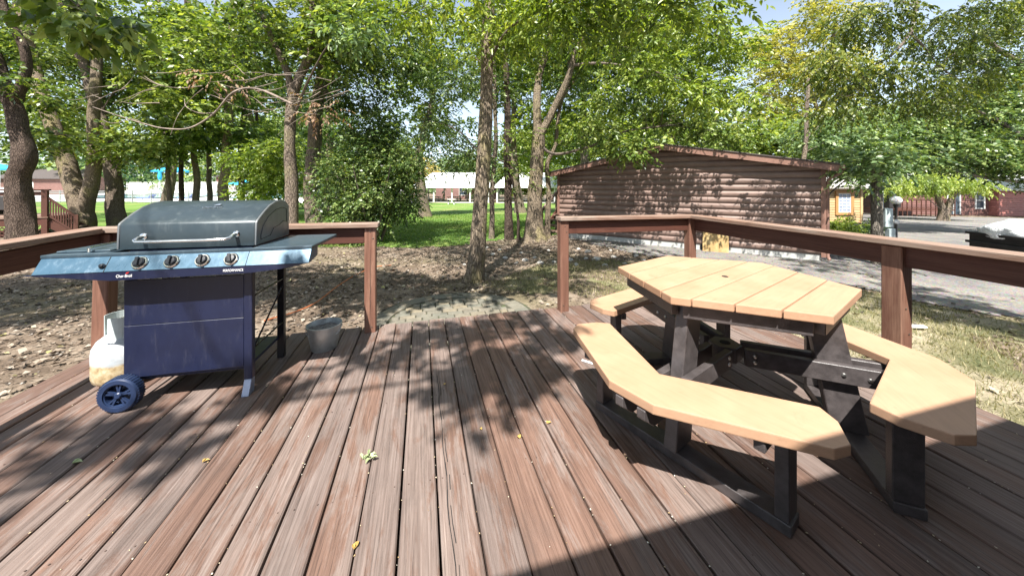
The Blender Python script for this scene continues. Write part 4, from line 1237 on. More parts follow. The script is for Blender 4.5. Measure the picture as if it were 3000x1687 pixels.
# --- centre tree in front of the opening
T = Tree("ash_tree", "slim lichen spotted tree right behind the deck opening", G(-0.70, 5.9), 1)
T.stem([G(-0.70, 5.9), at(1198, 640, 5.9), at(1212, 470, 5.9), at(1222, 300, 5.95), at(1228, 120, 6.0), at(1232, -60, 6.0), (-0.3, 6.1, 7.5)], 0.150, 0.095, 20, 0.12, 0.04, 0.03)
T.stem([at(1226, 160, 6.0), at(1300, 60, 5.4), at(1450, 0, 4.9), at(1620, -20, 4.6)], 0.035, 0.012, 8, 0.05, limb=True)
T.stem([at(1229, 60, 6.0), at(1150, -30, 5.2), at(1000, -60, 4.6), at(900, -80, 4.2)], 0.035, 0.012, 8, 0.05, limb=True)
T.stem([at(1222, 400, 6.0), at(1150, 330, 6.6), at(1060, 300, 7.2)], 0.016, 0.006, 6, 0.0, limb=True)
T.stem([at(1226, 0, 6.0), (0.6, 5.6, 5.8), (1.4, 5.2, 6.2)], 0.05, 0.02, 8, 0.05, limb=True)
T.stem([(-0.35, 6.05, 5.6), (-1.4, 5.0, 6.3), (-2.6, 4.2, 6.6)], 0.05, 0.02, 8, 0.05, limb=True)
T.crown([B(1240, 60, 5.7, 0.75, 0.5, 0.35, 12), B(1420, 20, 5.0, 0.9, 0.5, 0.33, 18), B(1640, 10, 4.7, 0.75, 0.5, 0.28, 13),
         B(1080, 0, 4.8, 0.7, 0.5, 0.25, 10)], leaf=(0.075, 0.135), mat='leaf_lime', wid=0.21, per=13, L=0.36)
T.crown([((0.9, 5.6, 6.0), (1.2, 1.0, 0.6), 10), ((-2.6, 4.6, 6.6), (1.7, 1.2, 0.7), 16), ((-1.0, 6.6, 7.4), (1.8, 1.6, 1.0), 18)], leaf=(0.09, 0.14), mat='leaf_green', wid=0.25, six=False, per=12)
T.crown([B(1090, 340, 6.9, 0.6, 0.4, 0.45, 12), B(1150, 400, 6.6, 0.35, 0.3, 0.22, 5), B(1150, 170, 6.6, 0.6, 0.4, 0.6, 12)], leaf=(0.06, 0.10), mat='leaf_deep', wid=0.2, per=8)
T.finish('bark_lichen')

# --- big forked tree right of it, with three thinner ones around
T = Tree("maple_tree", "thick forked tree with a flared base left of the brown cabin", G(0.72, 10.4), 2)
T.stem([G(0.72, 10.4), at(1344, 520, 10.4), at(1352, 400, 10.4), at(1356, 330, 10.4)], 0.26, 0.19, 20, 0.14, 0.20, 0.02)
T.stem([at(1354, 345, 10.4), at(1352, 260, 10.5), at(1358, 190, 10.7), at(1380, 100, 10.9), at(1385, -60, 11)], 0.15, 0.07, 12, 0.1)
T.stem([at(1357, 345, 10.4), at(1398, 270, 10.3), at(1428, 200, 10.1), at(1450, 130, 10.0), at(1480, 70, 9.9), at(1520, -60, 9.8)], 0.13, 0.06, 12, 0.1)
T.stem([at(1376, 310, 10.4), at(1420, 240, 10.8), at(1470, 160, 11.0), at(1500, 60, 11.0)], 0.07, 0.04, 8, 0.05)
T.stem([at(1362, 370, 10.4), at(1400, 388, 9.9), at(1480, 370, 9.2), at(1580, 330, 9.0), at(1690, 315, 9.4)], 0.055, 0.018, 8, 0.1, limb=True)
T.stem([at(1445, 165, 10.0), at(1520, 160, 9.9), at(1620, 175, 10.0), at(1760, 210, 10.1)], 0.055, 0.018, 8, 0.1, limb=True)
T.stem([at(1450, 150, 10.0), at(1560, 60, 9.4), at(1700, 40, 8.8), at(1820, 100, 8.8)], 0.05, 0.015, 8, 0.1, limb=True)
T.crown([B(1500, 320, 8.9, 0.75, 0.5, 0.35, 11), B(1580, 385, 8.3, 0.45, 0.35, 0.28, 8), B(1690, 285, 9.9, 0.9, 0.4, 0.42, 13), B(1780, 325, 9.2, 0.4, 0.2, 0.35, 5), B(1850, 330, 9.6, 0.5, 0.3, 0.35, 6),
         B(1810, 200, 10.4, 1.3, 0.6, 0.7, 20), B(1690, 180, 10.3, 1.2, 0.7, 0.7, 18), B(1555, 240, 9.2, 0.8, 0.6, 0.5, 9)],
        leaf=(0.085, 0.15), mat='leaf_green', wid=0.24, per=12, clump=0.34, colr=0.58)
T.crown([B(1760, 235, 7.7, 0.8, 0.5, 0.45, 6), B(1650, 170, 7.7, 0.8, 0.5, 0.5, 5), B(1920, 215, 6.9, 0.5, 0.4, 0.4, 3), B(1740, 60, 8.4, 1.1, 0.6, 0.6, 16), B(1840, 110, 9.0, 0.7, 0.45, 0.5, 12), B(1600, 90, 7.6, 0.9, 0.6, 0.6, 11)], leaf=(0.09, 0.15), mat='leaf_lime', wid=0.24, per=12, clump=0.34)
T.crown([B(1420, 120, 11, 1.6, 1.3, 1.0, 34), B(1560, 40, 10.6, 1.6, 1.3, 0.9, 30), B(1330, 60, 11.5, 1.4, 1.2, 1.0, 24), ((1.4, 11.0, 7.8), (3.0, 2.2, 1.5), 44)], leaf=(0.10, 0.16), mat='leaf_green', wid=0.26, six=False)
T.finish('bark_lichen')
for i, (lab, pts, r0, r1) in enumerate([
        ("thin straight tree just right of the slim lichen spotted tree", [(1237, 605), (1240, 480), (1246, 330), (1242, 160), (1236, -40)], 0.085, 0.05),
        ("dark trunked tree midway between the slim tree and the forked tree", [(1279, 603), (1278, 500), (1276, 380), (1274, 270), (1272, 120), (1268, -40)], 0.135, 0.08),
        ("curving pale sapling right against the left corner of the brown cabin", [(1377, 603), (1380, 500), (1376, 420), (1396, 370), (1404, 290), (1425, 200), (1440, 60)], 0.095, 0.04),
        ("spindly sapling leaning right before the forked tree", [(1305, 605), (1304, 555), (1298, 510), (1290, 470), (1284, 400)], 0.045, 0.03)]):
    Y = (10.6, 10.5, 10.8, 10.3)[i]
    b0 = at(pts[0][0], 600, Y)
    T = Tree("young_tree", lab, G(b0.x, Y), 10 + i)
    T.stem([G(b0.x, Y)] + [at(x, y, Y) for x, y in pts[1:]], r0, r1, 12, 0.14, 0.03, 0.04)
    x, y = pts[-1]
    if i < 3:
        T.crown([B(x + 20, 60, Y + .4, 0.9, 0.9, 0.7, 14), B(x, 210, Y + .3, 0.8, 0.6, 0.5, 9)] + ([B(1150, 230, Y, 0.9, 0.6, 0.6, 14), B(1080, 330, Y, 0.8, 0.5, 0.6, 11), B(1170, 390, Y, 0.6, 0.5, 0.3, 9)] if i == 1 else []), leaf=(0.09, 0.14), mat=('leaf_green', 'leaf_deep', 'leaf_pale')[i], wid=0.22, six=False, per=11)
        T.crown([B(x + 10, 350 if i else 410, Y - .2, 0.6, 0.5, 0.35, 6)], leaf=(0.08, 0.13), mat='leaf_green', wid=0.22, per=8, name="low_leaves")
    else:
        T.crown([B(1296, 440, Y, 0.4, 0.4, 0.35, 5)], leaf=(0.07, 0.11), per=8)
    T.finish(('bark', 'bark_dark', 'bark_lichen', 'bark_dark')[i])

# --- pair of trunks behind the grill
T = Tree("hackberry_tree", "straight tree just right of the grill lid with dead branches", G(-6.05, 9.2), 3)
T.stem([G(-6.05, 9.2), at(733, 480, 9.2), at(730, 380, 9.2), at(732, 270, 9.2), at(752, 200, 9.2), at(782, 120, 9.2), at(790, -60, 9.2)], 0.175, 0.09, 14, 0.12, 0.04, 0.03)
T.stem([at(731, 290, 9.2), at(726, 200, 9.2), at(690, 110, 9.3), at(655, 30, 9.4), at(620, -60, 9.5)], 0.10, 0.06, 10, 0.1)
dead = MB()
def dtw(pts, Y, r0, r1, wob=0.05, sd=1):
    p = tube_path([at(x, y, Y + 0.15*math.sin(i*2.1 + sd)) for i, (x, y) in enumerate(pts)], 5, wob, sd)
    dead.tube([q - T.base for q in p], [r0 + (r1 - r0)*t for t in np.linspace(0, 1, len(p))], 6)
    return p
dtw([(735, 262), (650, 225), (590, 232), (540, 285), (480, 322), (420, 325), (360, 312), (300, 292), (235, 270)], 8.6, 0.034, 0.008)
dtw([(540, 285), (500, 285), (470, 270), (462, 250)], 8.6, 0.016, 0.005)
dtw([(360, 312), (330, 300), (280, 310), (255, 300)], 8.5, 0.012, 0.004)
rdd = random.Random(3)
for k in range(34):
    x0 = rdd.uniform(240, 880); y0 = 235 + rdd.uniform(-50, 60) - abs(x0 - 740)*0.06
    ln_ = rdd.uniform(60, 170); an = rdd.uniform(-0.5, 0.35) + (math.pi if rdd.random() < 0.7 else 0)
    pts_ = [(x0, y0)]
    for s in range(3):
        an += rdd.uniform(-0.3, 0.3)
        pts_.append((pts_[-1][0] + ln_/3*math.cos(an), pts_[-1][1] + ln_/3*math.sin(an)))
    dtw(pts_, rdd.uniform(7.9, 8.9), rdd.uniform(0.006, 0.013), 0.003, 0.04, k)
o = dead.build("dead_branch", M['twig_pale'], T.t, smoothed=True)
T.crown([B(560, 200, 8.6, 0.6, 0.4, 0.18, 3), B(800, 285, 8.4, 0.4, 0.3, 0.22, 4)], leaf=(0.07, 0.12), mat='leaf_dead', per=6, nl=7, clump=0.25, twigs=False, name="dead_leaves", droop=0.9)
T.crown([B(700, 60, 9.5, 2.0, 1.4, 0.9, 30), B(880, 120, 9.3, 1.0, 0.9, 0.9, 16), B(900, 40, 8.6, 0.9, 0.8, 0.5, 12), B(560, 130, 9.8, 1.6, 1.3, 0.9, 20), ((-6.5, 9.4, 7.6), (3.4, 2.4, 1.4), 34)], leaf=(0.10, 0.19), mat='leaf_green', wid=0.25, six=False)
T.crown([B(905, 60, 6.9, 0.38, 0.3, 0.28, 7)], leaf=(0.10, 0.16), mat='leaf_pale', wid=0.27, per=9, name="near_leaves")
T.finish('bark')
T = Tree("oak_tree", "rough barked trunk between the straight tree and the round bushy shrub", G(-6.3, 10.9), 4)
T.stem([G(-6.3, 10.9), at(783, 480, 10.9), at(790, 370, 10.9), at(802, 250, 10.9), at(818, 150, 10.9), at(835, 20, 11), at(840, -80, 11)], 0.255, 0.13, 18, 0.16, 0.06, 0.03)
T.stem([at(806, 260, 10.9), at(840, 190, 10.6), at(870, 90, 10.4), at(930, -20, 10)], 0.07, 0.035, 8, 0.1, limb=True)
T.crown([B(900, 220, 10.8, 1.3, 0.9, 1.0, 34), B(980, 140, 10.6, 1.0, 0.9, 0.9, 26), B(820, 90, 11.5, 1.6, 1.3, 1.2, 30), B(1000, 30, 10.8, 1.4, 1.2, 0.8, 30), B(960, 330, 10.6, 0.7, 0.7, 0.6, 14)], leaf=(0.09, 0.15), mat='leaf_deep', wid=0.23, six=False, per=14)
T.finish('bark')

# --- bushy shrub
T = Tree("bushy_shrub", "round dark green shrub reaching down to the ground beside the lawn", G(-4.1, 10.0), 5, cat="shrub")
for k in range(7):
    a = k*0.9
    T.stem([G(-4.1 + 0.15*math.cos(a), 10.0 + 0.15*math.sin(a)), Vector((-4.1 + 0.6*math.cos(a), 10 + 0.5*math.sin(a), 0.7)), Vector((-4.1 + 1.1*math.cos(a), 10 + 0.9*math.sin(a), 1.9))], 0.035, 0.012, 6, 0.05, limb=True)
T.crown([B(900, 470, 10.0, 1.15, 0.9, 0.95, 78), B(960, 500, 9.8, 0.85, 0.7, 0.6, 36), B(905, 395, 10.3, 0.95, 0.8, 0.75, 40), B(975, 400, 10.1, 0.75, 0.7, 0.7, 26), B(890, 560, 9.7, 1.0, 0.6, 0.35, 30), B(1015, 480, 10, 0.45, 0.4, 0.8, 20), B(1010, 400, 10, 0.6, 0.5, 0.5, 16), B(940, 320, 10.6, 0.8, 0.6, 0.5, 16)],
        leaf=(0.06, 0.105), mat='leaf_deep', wid=0.28, six=False, per=16, clump=0.28, L=0.3, flat=0.8, colr=0.62)
T.finish('bark_dark')

# --- left hand trees
T = Tree("oak_tree", "dark gnarled trunk at the far left in front of the red brown stairs", G(-14.6, 10.0), 6)
T.stem([G(-14.6, 10.0), at(50, 540, 10), at(45, 460, 10), at(62, 400, 10), at(50, 330, 10), at(30, 250, 10), at(0, 180, 10), at(-60, 40, 10)], 0.30, 0.15, 18, 0.2, 0.05, 0.05)
T.stem([at(40, 255, 10), at(62, 200, 10), at(58, 120, 9.9), at(20, 40, 9.9), at(-10, -60, 9.9)], 0.14, 0.08, 12, 0.12)
T.crown([B(90, 150, 10.9, 1.1, 0.7, 0.5, 10), B(-60, 100, 10.5, 1.8, 1.0, 1.0, 12), B(20, 0, 10.2, 1.6, 1.0, 0.6, 12), B(10, 205, 9.6, 0.9, 0.4, 0.25, 6), ((-14.5, 10, 7.2), (3, 2.4, 1.4), 30)], leaf=(0.09, 0.15), mat='leaf_green', wid=0.27, six=False, colr=0.45)
T.finish('bark_dark')
T = Tree("sycamore_tree", "pale mossy tree forking low into two trunks left of the grill", G(-17.9, 13.8), 7)
T.stem([G(-17.9, 13.8), at(212, 560, 13.8), at(205, 520, 13.8), at(180, 450, 13.8), at(152, 370, 13.8), at(128, 300, 13.8), at(100, 220, 13.9), at(60, 60, 14), at(30, -60, 14)], 0.40, 0.15, 18, 0.14, 0.10, 0.05)
T.stem([at(212, 540, 13.8), at(230, 470, 13.7), at(236, 390, 13.7), at(238, 280, 13.7), at(242, 140, 13.8), at(230, -60, 13.9)], 0.27, 0.14, 16, 0.12, 0, 0.05)
T.crown([B(180, 130, 15.5, 2.4, 1.2, 1.5, 28), B(60, 60, 15.3, 2.2, 1.2, 1.2, 18), B(330, 60, 15, 2.2, 1.4, 1.4, 22), B(170, 290, 15.2, 1.6, 1.0, 1.1, 18), B(110, 240, 12.8, 0.8, 0.6, 0.4, 6), ((-17, 14, 9), (4, 3, 1.6), 30)], leaf=(0.14, 0.25), mat='leaf_green', wid=0.27, six=False, L=0.46, clump=0.5)
T.finish('bark_lichen')
T = Tree("elm_tree", "grey leaning trunk between the forked pale tree and the grill lid", G(-17.2, 14.7), 8)
T.stem([G(-17.2, 14.7), at(292, 540, 14.7), at(287, 470, 14.7), at(276, 400, 14.7), at(258, 320, 14.7), at(240, 260, 14.7), at(212, 160, 14.6), at(175, 60, 14.5), at(130, -60, 14.4)], 0.33, 0.16, 16, 0.12, 0.08, 0.05)
T.stem([at(286, 470, 14.7), at(305, 400, 14.6), at(310, 330, 14.4)], 0.10, 0.05, 8, 0.1)
T.crown([B(350, 370, 14.0, 1.5, 0.8, 0.6, 20), B(430, 280, 13.6, 1.8, 1.2, 1.1, 24), B(330, 220, 16.2, 1.9, 1.0, 1.0, 22), B(450, 150, 13.8, 2.2, 1.4, 1.4, 24), B(130, 335, 12, 0.8, 0.5, 0.35, 6)], leaf=(0.13, 0.25), mat='leaf_green', wid=0.27, six=False, L=0.46, clump=0.45, colr=0.6)
T.finish('bark')
mids = [(428, 12, 15.0, "thin leaning trunk right of the leaning grey trunk", 0), (456, 13, 17.0, "slender trunk before the blue umbrellas by the pool", 1), (492, 17, 16.0, "straight mossy trunk above the left end of the grill lid", 2),
        (524, 14, 18.5, "narrow grey trunk just left of the widest trunk over the grill lid", 0), (562, 27, 15.0, "widest grey trunk rising behind the middle of the grill lid", 2), (607, 17, 17.0, "dark trunk over the right half of the grill lid", 1), (652, 10, 21.0, "thin dark trunk far back over the right end of the grill lid", 1)]
for i, (x, w, Y, lab, bk) in enumerate(mids):
    r = w/2/841.5*Y*0.82
    gx_ = (x - 1288)/841.5*Y
    T = Tree("woodland_tree", lab, G(gx_, Y), 30 + i, group=None)
    ln_ = (-14, 8, -10, 12, 16, 6, -8)[i]
    T.stem([G(gx_, Y), at(x, 470, Y), at(x + ln_*0.3, 380, Y), at(x + ln_, 280, Y), at(x + ln_*1.3, 160, Y), at(x + ln_*2, -60, Y)], r*1.1, r*0.6, 12, 0.12, 0.05, 0.10)
    T.crown([B(x + 10, 330, Y, 1.2, 1.0, 0.6, 9), B(x, 210, Y, 1.6, 1.3, 1.1, 11), B(x + 15, 90, Y, 1.9, 1.4, 1.2, 12)], leaf=(0.14, 0.28), mat=('leaf_green', 'leaf_deep', 'leaf_green', 'leaf_pale', 'leaf_green', 'leaf_deep', 'leaf_green')[i], wid=0.26, six=False, L=0.5, clump=0.55, per=11)
    T.finish(('bark', 'bark_dark', 'bark_lichen')[bk])
T = Tree("leafy_bush", "bright leafy bush between the far trunks and the grill lid's right end", G(-9.6, 13.0), 45, cat="bush")
T.stem([G(-9.6, 13), at(668, 480, 13), at(660, 400, 13)], 0.05, 0.02, 6, limb=True)
T.crown([B(672, 470, 13, 1.0, 0.8, 0.8, 30), B(640, 400, 13, 1.0, 0.8, 0.6, 20), B(700, 400, 12.5, 0.8, 0.8, 0.9, 22)], leaf=(0.10, 0.17), mat='leaf_lime', wid=0.28, six=False, per=12, clump=0.35)
T.finish('bark_dark')

# near twigs hanging into the top left corner (from a tree beside the deck)
T = Tree("mulberry_tree", "tree beside the deck whose broad leaves hang into the top left corner", G(-7.4, 1.6), 9)
T.stem([G(-7.4, 1.6), Vector((-7.3, 1.7, 2.0)), Vector((-7.0, 2.0, 4.4)), Vector((-6.8, 2.2, 6.4))], 0.16, 0.08, 12, 0.1, 0.04)
T.stem([Vector((-7.05, 1.95, 4.0)), Vector((-6.3, 3.0, 4.4)), at(190, -60, 4.1), at(200, 20, 4.1)], 0.045, 0.010, 8, limb=True)
T.crown([B(180, 50, 4.1, 0.30, 0.2, 0.2, 6), B(120, -10, 4.2, 0.3, 0.3, 0.14, 4), B(285, 70, 4.3, 0.22, 0.2, 0.14, 3)], leaf=(0.10, 0.19), mat='leaf_green', wid=0.33, per=5, nl=6, L=0.26, clump=0.2, droop=0.8, colr=0.55, reach=3)
T.crown([((-8.6, 1.2, 6.3), (1.9, 1.4, 1.0), 34)], leaf=(0.12, 0.17), mat='leaf_deep', wid=0.34, six=False, name="high_crown")
T.finish('bark')

# --- overhead tree behind the viewer: throws the dappled shade on the deck
T = Tree("hickory_tree", "tall tree rising over the log cabin and shading the deck from behind", G(-5.4, -4.2), 12)
T.stem([G(-5.4, -4.2), Vector((-5.3, -4.2, 3)), Vector((-4.9, -4.0, 6.2)), Vector((-4.6, -3.8, 10))], 0.28, 0.14, 16, 0.12, 0.08)
T.stem([Vector((-4.95, -4.0, 5.6)), Vector((-3.6, -3.0, 6.4)), Vector((-2.2, -2.1, 6.4)), Vector((-0.9, -1.5, 6.2)), Vector((-0.3, -1.1, 6.1))], 0.035, 0.010, 8, 0.1, limb=True)
T.stem([Vector((-4.9, -4.0, 6.2)), Vector((-4.6, -3.2, 7.0)), Vector((-4.0, -2.6, 7.2))], 0.06, 0.02, 8, 0.1, limb=True)
def shade(x, y, z):
    """point at height z whose shadow falls on deck point seen at x, y"""
    p = atz(x, y); k = z / -ldir.z
    return (p.x - ldir.x*k, p.y - ldir.y*k, z)
SH = [  # picture x, y, radius x, radius y (m), clusters
    (1250, 900, 0.34, 0.22, 13), (1130, 950, 0.22, 0.12, 6), (1330, 945, 0.22, 0.13, 6), (1180, 835, 0.40, 0.16, 9), (1400, 850, 0.24, 0.18, 6), (1010, 900, 0.18, 0.06, 3), (1060, 845, 0.24, 0.10, 4), (1300, 800, 0.4, 0.12, 5),
    (1180, 980, 0.2, 0.04, 3), (1380, 925, 0.12, 0.06, 3), (940, 895, 0.16, 0.04, 2), (1215, 1040, 0.10, 0.03, 1), (700, 985, 0.12, 0.03, 3), (640, 1000, 0.10, 0.03, 2), (760, 950, 0.08, 0.03, 1),
    (330, 1085, 0.20, 0.04, 3), (170, 1120, 0.20, 0.04, 3), (430, 1060, 0.12, 0.04, 2), (60, 1110, 0.12, 0.04, 2), (440, 1130, 0.06, 0.03, 1), (100, 1230, 0.10, 0.02, 1), (380, 1150, 0.05, 0.02, 1)]
T.crown([(shade(x, y, 6.0), (rx, ry, 0.15), int(n*(1.9 if x > 800 else 1.2)) + 1) for x, y, rx, ry, n in SH], leaf=(0.07, 0.12), wid=0.36, per=4, nl=5, L=0.10, clump=0.06, flat=0.6, six=False, mat='leaf_green', reach=9, hollow=0.6)
T.crown([((-6.5, -6.2, 9.5), (2.6, 2.2, 1.4), 40), ((-8.4, -0.4, 6.8), (2.0, 1.6, 0.6), 34), ((-5.0, 1.7, 6.2), (2.3, 1.05, 0.4), 60), ((-2.0, 1.6, 6.0), (1.6, 0.5, 0.3), 24), ((-0.3, 1.9, 6.0), (0.7, 0.3, 0.3), 8), ((2.1, 3.2, 6.6), (1.1, 0.8, 0.3), 12), ((5.0, 0.6, 6.5), (0.9, 1.1, 0.3), 10)], leaf=(0.12, 0.18), wid=0.32, six=False, per=13, L=0.4, clump=0.36, reach=12, mat='leaf_green', name="high_crown")
T.finish('bark')

# --- right hand side
T = Tree("locust_tree", "fine leaved tree whose hanging boughs fill the top right of the view", G(10.6, 4.6), 13)
T.stem([G(10.6, 4.6), Vector((10.4, 4.8, 2.0)), Vector((10.0, 5.2, 4.6)), Vector((9.6, 5.6, 7.5))], 0.20, 0.10, 14, 0.1, 0.05)
T.stem([Vector((10.0, 5.2, 4.8)), at(2330, -80, 6.6), at(2310, 10, 6.6), at(2290, 85, 6.6)], 0.06, 0.035, 8, 0.1, limb=True)
T.stem([at(2290, 85, 6.6), at(2240, 140, 6.5), at(2190, 170, 6.5), at(2150, 225, 6.4)], 0.026, 0.008, 7, 0.1, limb=True)
T.stem([at(2290, 85, 6.6), at(2330, 130, 6.7), at(2360, 170, 6.8), at(2415, 205, 6.9)], 0.026, 0.008, 7, 0.1, limb=True)
T.stem([at(2310, 20, 6.6), at(2200, -20, 6.4), at(2100, 0, 6.2)], 0.03, 0.01, 7, 0.1, limb=True)
T.crown([B(2180, 60, 6.4, 0.7, 0.5, 0.45, 24), B(2110, 150, 6.2, 0.45, 0.4, 0.35, 12), B(2230, 210, 6.5, 0.7, 0.5, 0.35, 20), B(2120, 260, 6.3, 0.4, 0.3, 0.3, 8), B(2380, 80, 6.9, 0.8, 0.6, 0.5, 26), B(2330, 240, 6.8, 0.6, 0.5, 0.35, 16), B(2450, 190, 7.2, 0.7, 0.5, 0.6, 20), B(2520, 40, 7.4, 0.9, 0.6, 0.5, 22)],
        leaf=(0.045, 0.08), nl=16, L=0.36, mat='leaf_olive', wid=0.26, per=10, clump=0.26, droop=1.0, six=False, colr=0.5)
T.crown([((9.0, 4.4, 6.6), (2.0, 1.6, 1.0), 20), ((12.5, 3.0, 6.4), (2.2, 2.0, 1.2), 24), ((6.8, 3.2, 6.6), (1.6, 1.6, 0.7), 16)], leaf=(0.09, 0.14), mat='leaf_olive', six=False, name="high_crown")
T.finish('bark')

T = Tree("linden_tree", "broad dense green tree spreading over the drive at the right", G(22.4, 13.6), 14)
T.stem([G(22.4, 13.6), Vector((22.3, 13.6, 1.6)), Vector((22.0, 13.6, 3.6)), Vector((21.0, 13.6, 6.5))], 0.36, 0.18, 16, 0.12, 0.08)
T.stem([Vector((22.1, 13.6, 3.2)), at(2576, 175, 13.0), at(2505, 120, 12.6), at(2440, 60, 12)], 0.12, 0.05, 9, 0.1, limb=True)
T.stem([Vector((22.1, 13.6, 2.4)), at(2560, 340, 13), at(2500, 300, 12.4), at(2400, 260, 12)], 0.11, 0.04, 9, 0.1, limb=True)
T.stem([Vector((22.2, 13.6, 1.5)), at(2540, 455, 13), at(2450, 440, 12.4), at(2330, 410, 12)], 0.09, 0.03, 9, 0.1, limb=True)
T.crown([B(2330, 375, 12.5, 1.6, 1.2, 0.7, 54), B(2480, 375, 12.8, 1.8, 1.3, 0.8, 60), B(2190, 375, 12.6, 1.2, 1.0, 0.65, 36), B(2400, 300, 12.8, 1.8, 1.2, 0.9, 50), B(2540, 250, 13, 1.6, 1.2, 1.3, 50), B(2240, 320, 13, 1.4, 1.0, 0.7, 34), B(2120, 360, 13.2, 0.9, 0.8, 0.6, 22), B(2540, 100, 13.4, 2.0, 1.4, 1.4, 50), B(2570, 420, 12, 1.0, 0.8, 0.42, 20)],
        leaf=(0.085, 0.14), mat='leaf_deep', wid=0.32, six=False, per=15, clump=0.4, colr=0.56)
T.finish('bark')
T = Tree("maple_tree", "pale green tree crowning the grey utility pole beside the cabin", G(9.6, 11.2), 15)
T.stem([G(9.6, 11.2), Vector((9.7, 11.2, 1.2)), Vector((9.9, 11.3, 3.0)), Vector((10.2, 11.5, 5.0))], 0.10, 0.05, 10, 0.1, 0.03)
T.crown([B(2120, 415, 11.2, 0.8, 0.8, 0.45, 26), B(2200, 400, 11, 1.0, 0.8, 0.42, 28), B(2090, 350, 11.6, 1.0, 0.8, 0.7, 30), B(2160, 330, 12, 1.2, 1.0, 0.8, 30), B(2060, 330, 12.4, 0.9, 0.8, 0.5, 18), B(2195, 405, 7.0, 0.45, 0.4, 0.22, 12)], leaf=(0.09, 0.14), mat='leaf_pale', wid=0.3, six=False, per=13, clump=0.38)
T.finish('bark')
T = Tree("cottonwood_tree", "tall airy yellow green tree above the right end of the cabin roof", G(30.5, 33.0), 16)
p0 = G(30.5, 33.0)
T.stem([p0, at(2075, 380, 33), at(2070, 300, 33), at(2085, 180, 33), at(2100, 60, 33)], 0.42, 0.12, 12, 0.08, 0.1)
T.stem([at(2072, 330, 33), at(2040, 230, 33), at(2000, 150, 33), at(1985, 80, 33)], 0.2, 0.07, 8, 0.1)
T.stem([at(2076, 290, 33), at(2130, 200, 33), at(2150, 110, 33)], 0.18, 0.07, 8, 0.1)
T.crown([B(2040, 120, 33, 4.2, 3, 3.6, 60), B(1970, 200, 33, 3.2, 2.6, 3.0, 44), B(2110, 190, 33, 3.2, 3, 3.4, 44), B(1950, 290, 33, 2.6, 2.4, 1.8, 26), B(2060, 330, 32, 4.0, 3, 2.2, 36), B(2080, 20, 33, 3, 2.4, 2, 24), B(1920, 130, 33.5, 1.8, 1.8, 2.2, 20)],
        leaf=(0.20, 0.34), mat='leaf_yellow', wid=0.3, six=False, L=1.0, nl=9, per=12, clump=0.8, flat=0.4)
T.finish('bark', 'twig_pale')

# trees further off that close the view
def fartree(i, name, lab, X, Y, h, w, mat, low=1.0, dens=1.0, sc=1.0, gap=0.33, bk='bark', grp=None):
    b0 = G(X, Y)
    T = Tree(name, lab, b0, 60 + i, grp)
    T.stem([b0, b0 + Vector((0.1*w*math.sin(i), 0, h*0.3)), b0 + Vector((0.12*w*math.sin(i*2), 0, h*0.6)), b0 + Vector((0, 0, h*0.85))], 0.028*h, 0.008*h, 10, 0.1, 0.02*h*0.5)
    rsx = random.Random(i)
    bl = []
    nb_ = 7
    for k in range(nb_):
        a = 6.28*k/nb_ + rsx.uniform(-.4, .4); q = rsx.uniform(0.25, 0.62)
        zz = low + (h - low)*rsx.uniform(0.12, 0.85)
        ww = w*(1 - 0.45*(zz/h)**2)
        bl.append(((b0.x + ww*q*math.cos(a), Y + ww*q*math.sin(a), b0.z + zz), (w*0.42, w*0.42, (h - low)*0.20), int(20*dens)))
    bl.append(((b0.x, Y, b0.z + h*0.85), (w*0.4, w*0.4, h*0.16), int(16*dens)))
    T.crown(bl, leaf=(0.020*Y**0.75*0.9*sc, 0.020*Y**0.75*1.5*sc), mat=mat, wid=0.3, six=False, L=0.16*w, nl=8, per=12, clump=0.15*w, flat=0.5, reach=20)
    T.finish(bk)
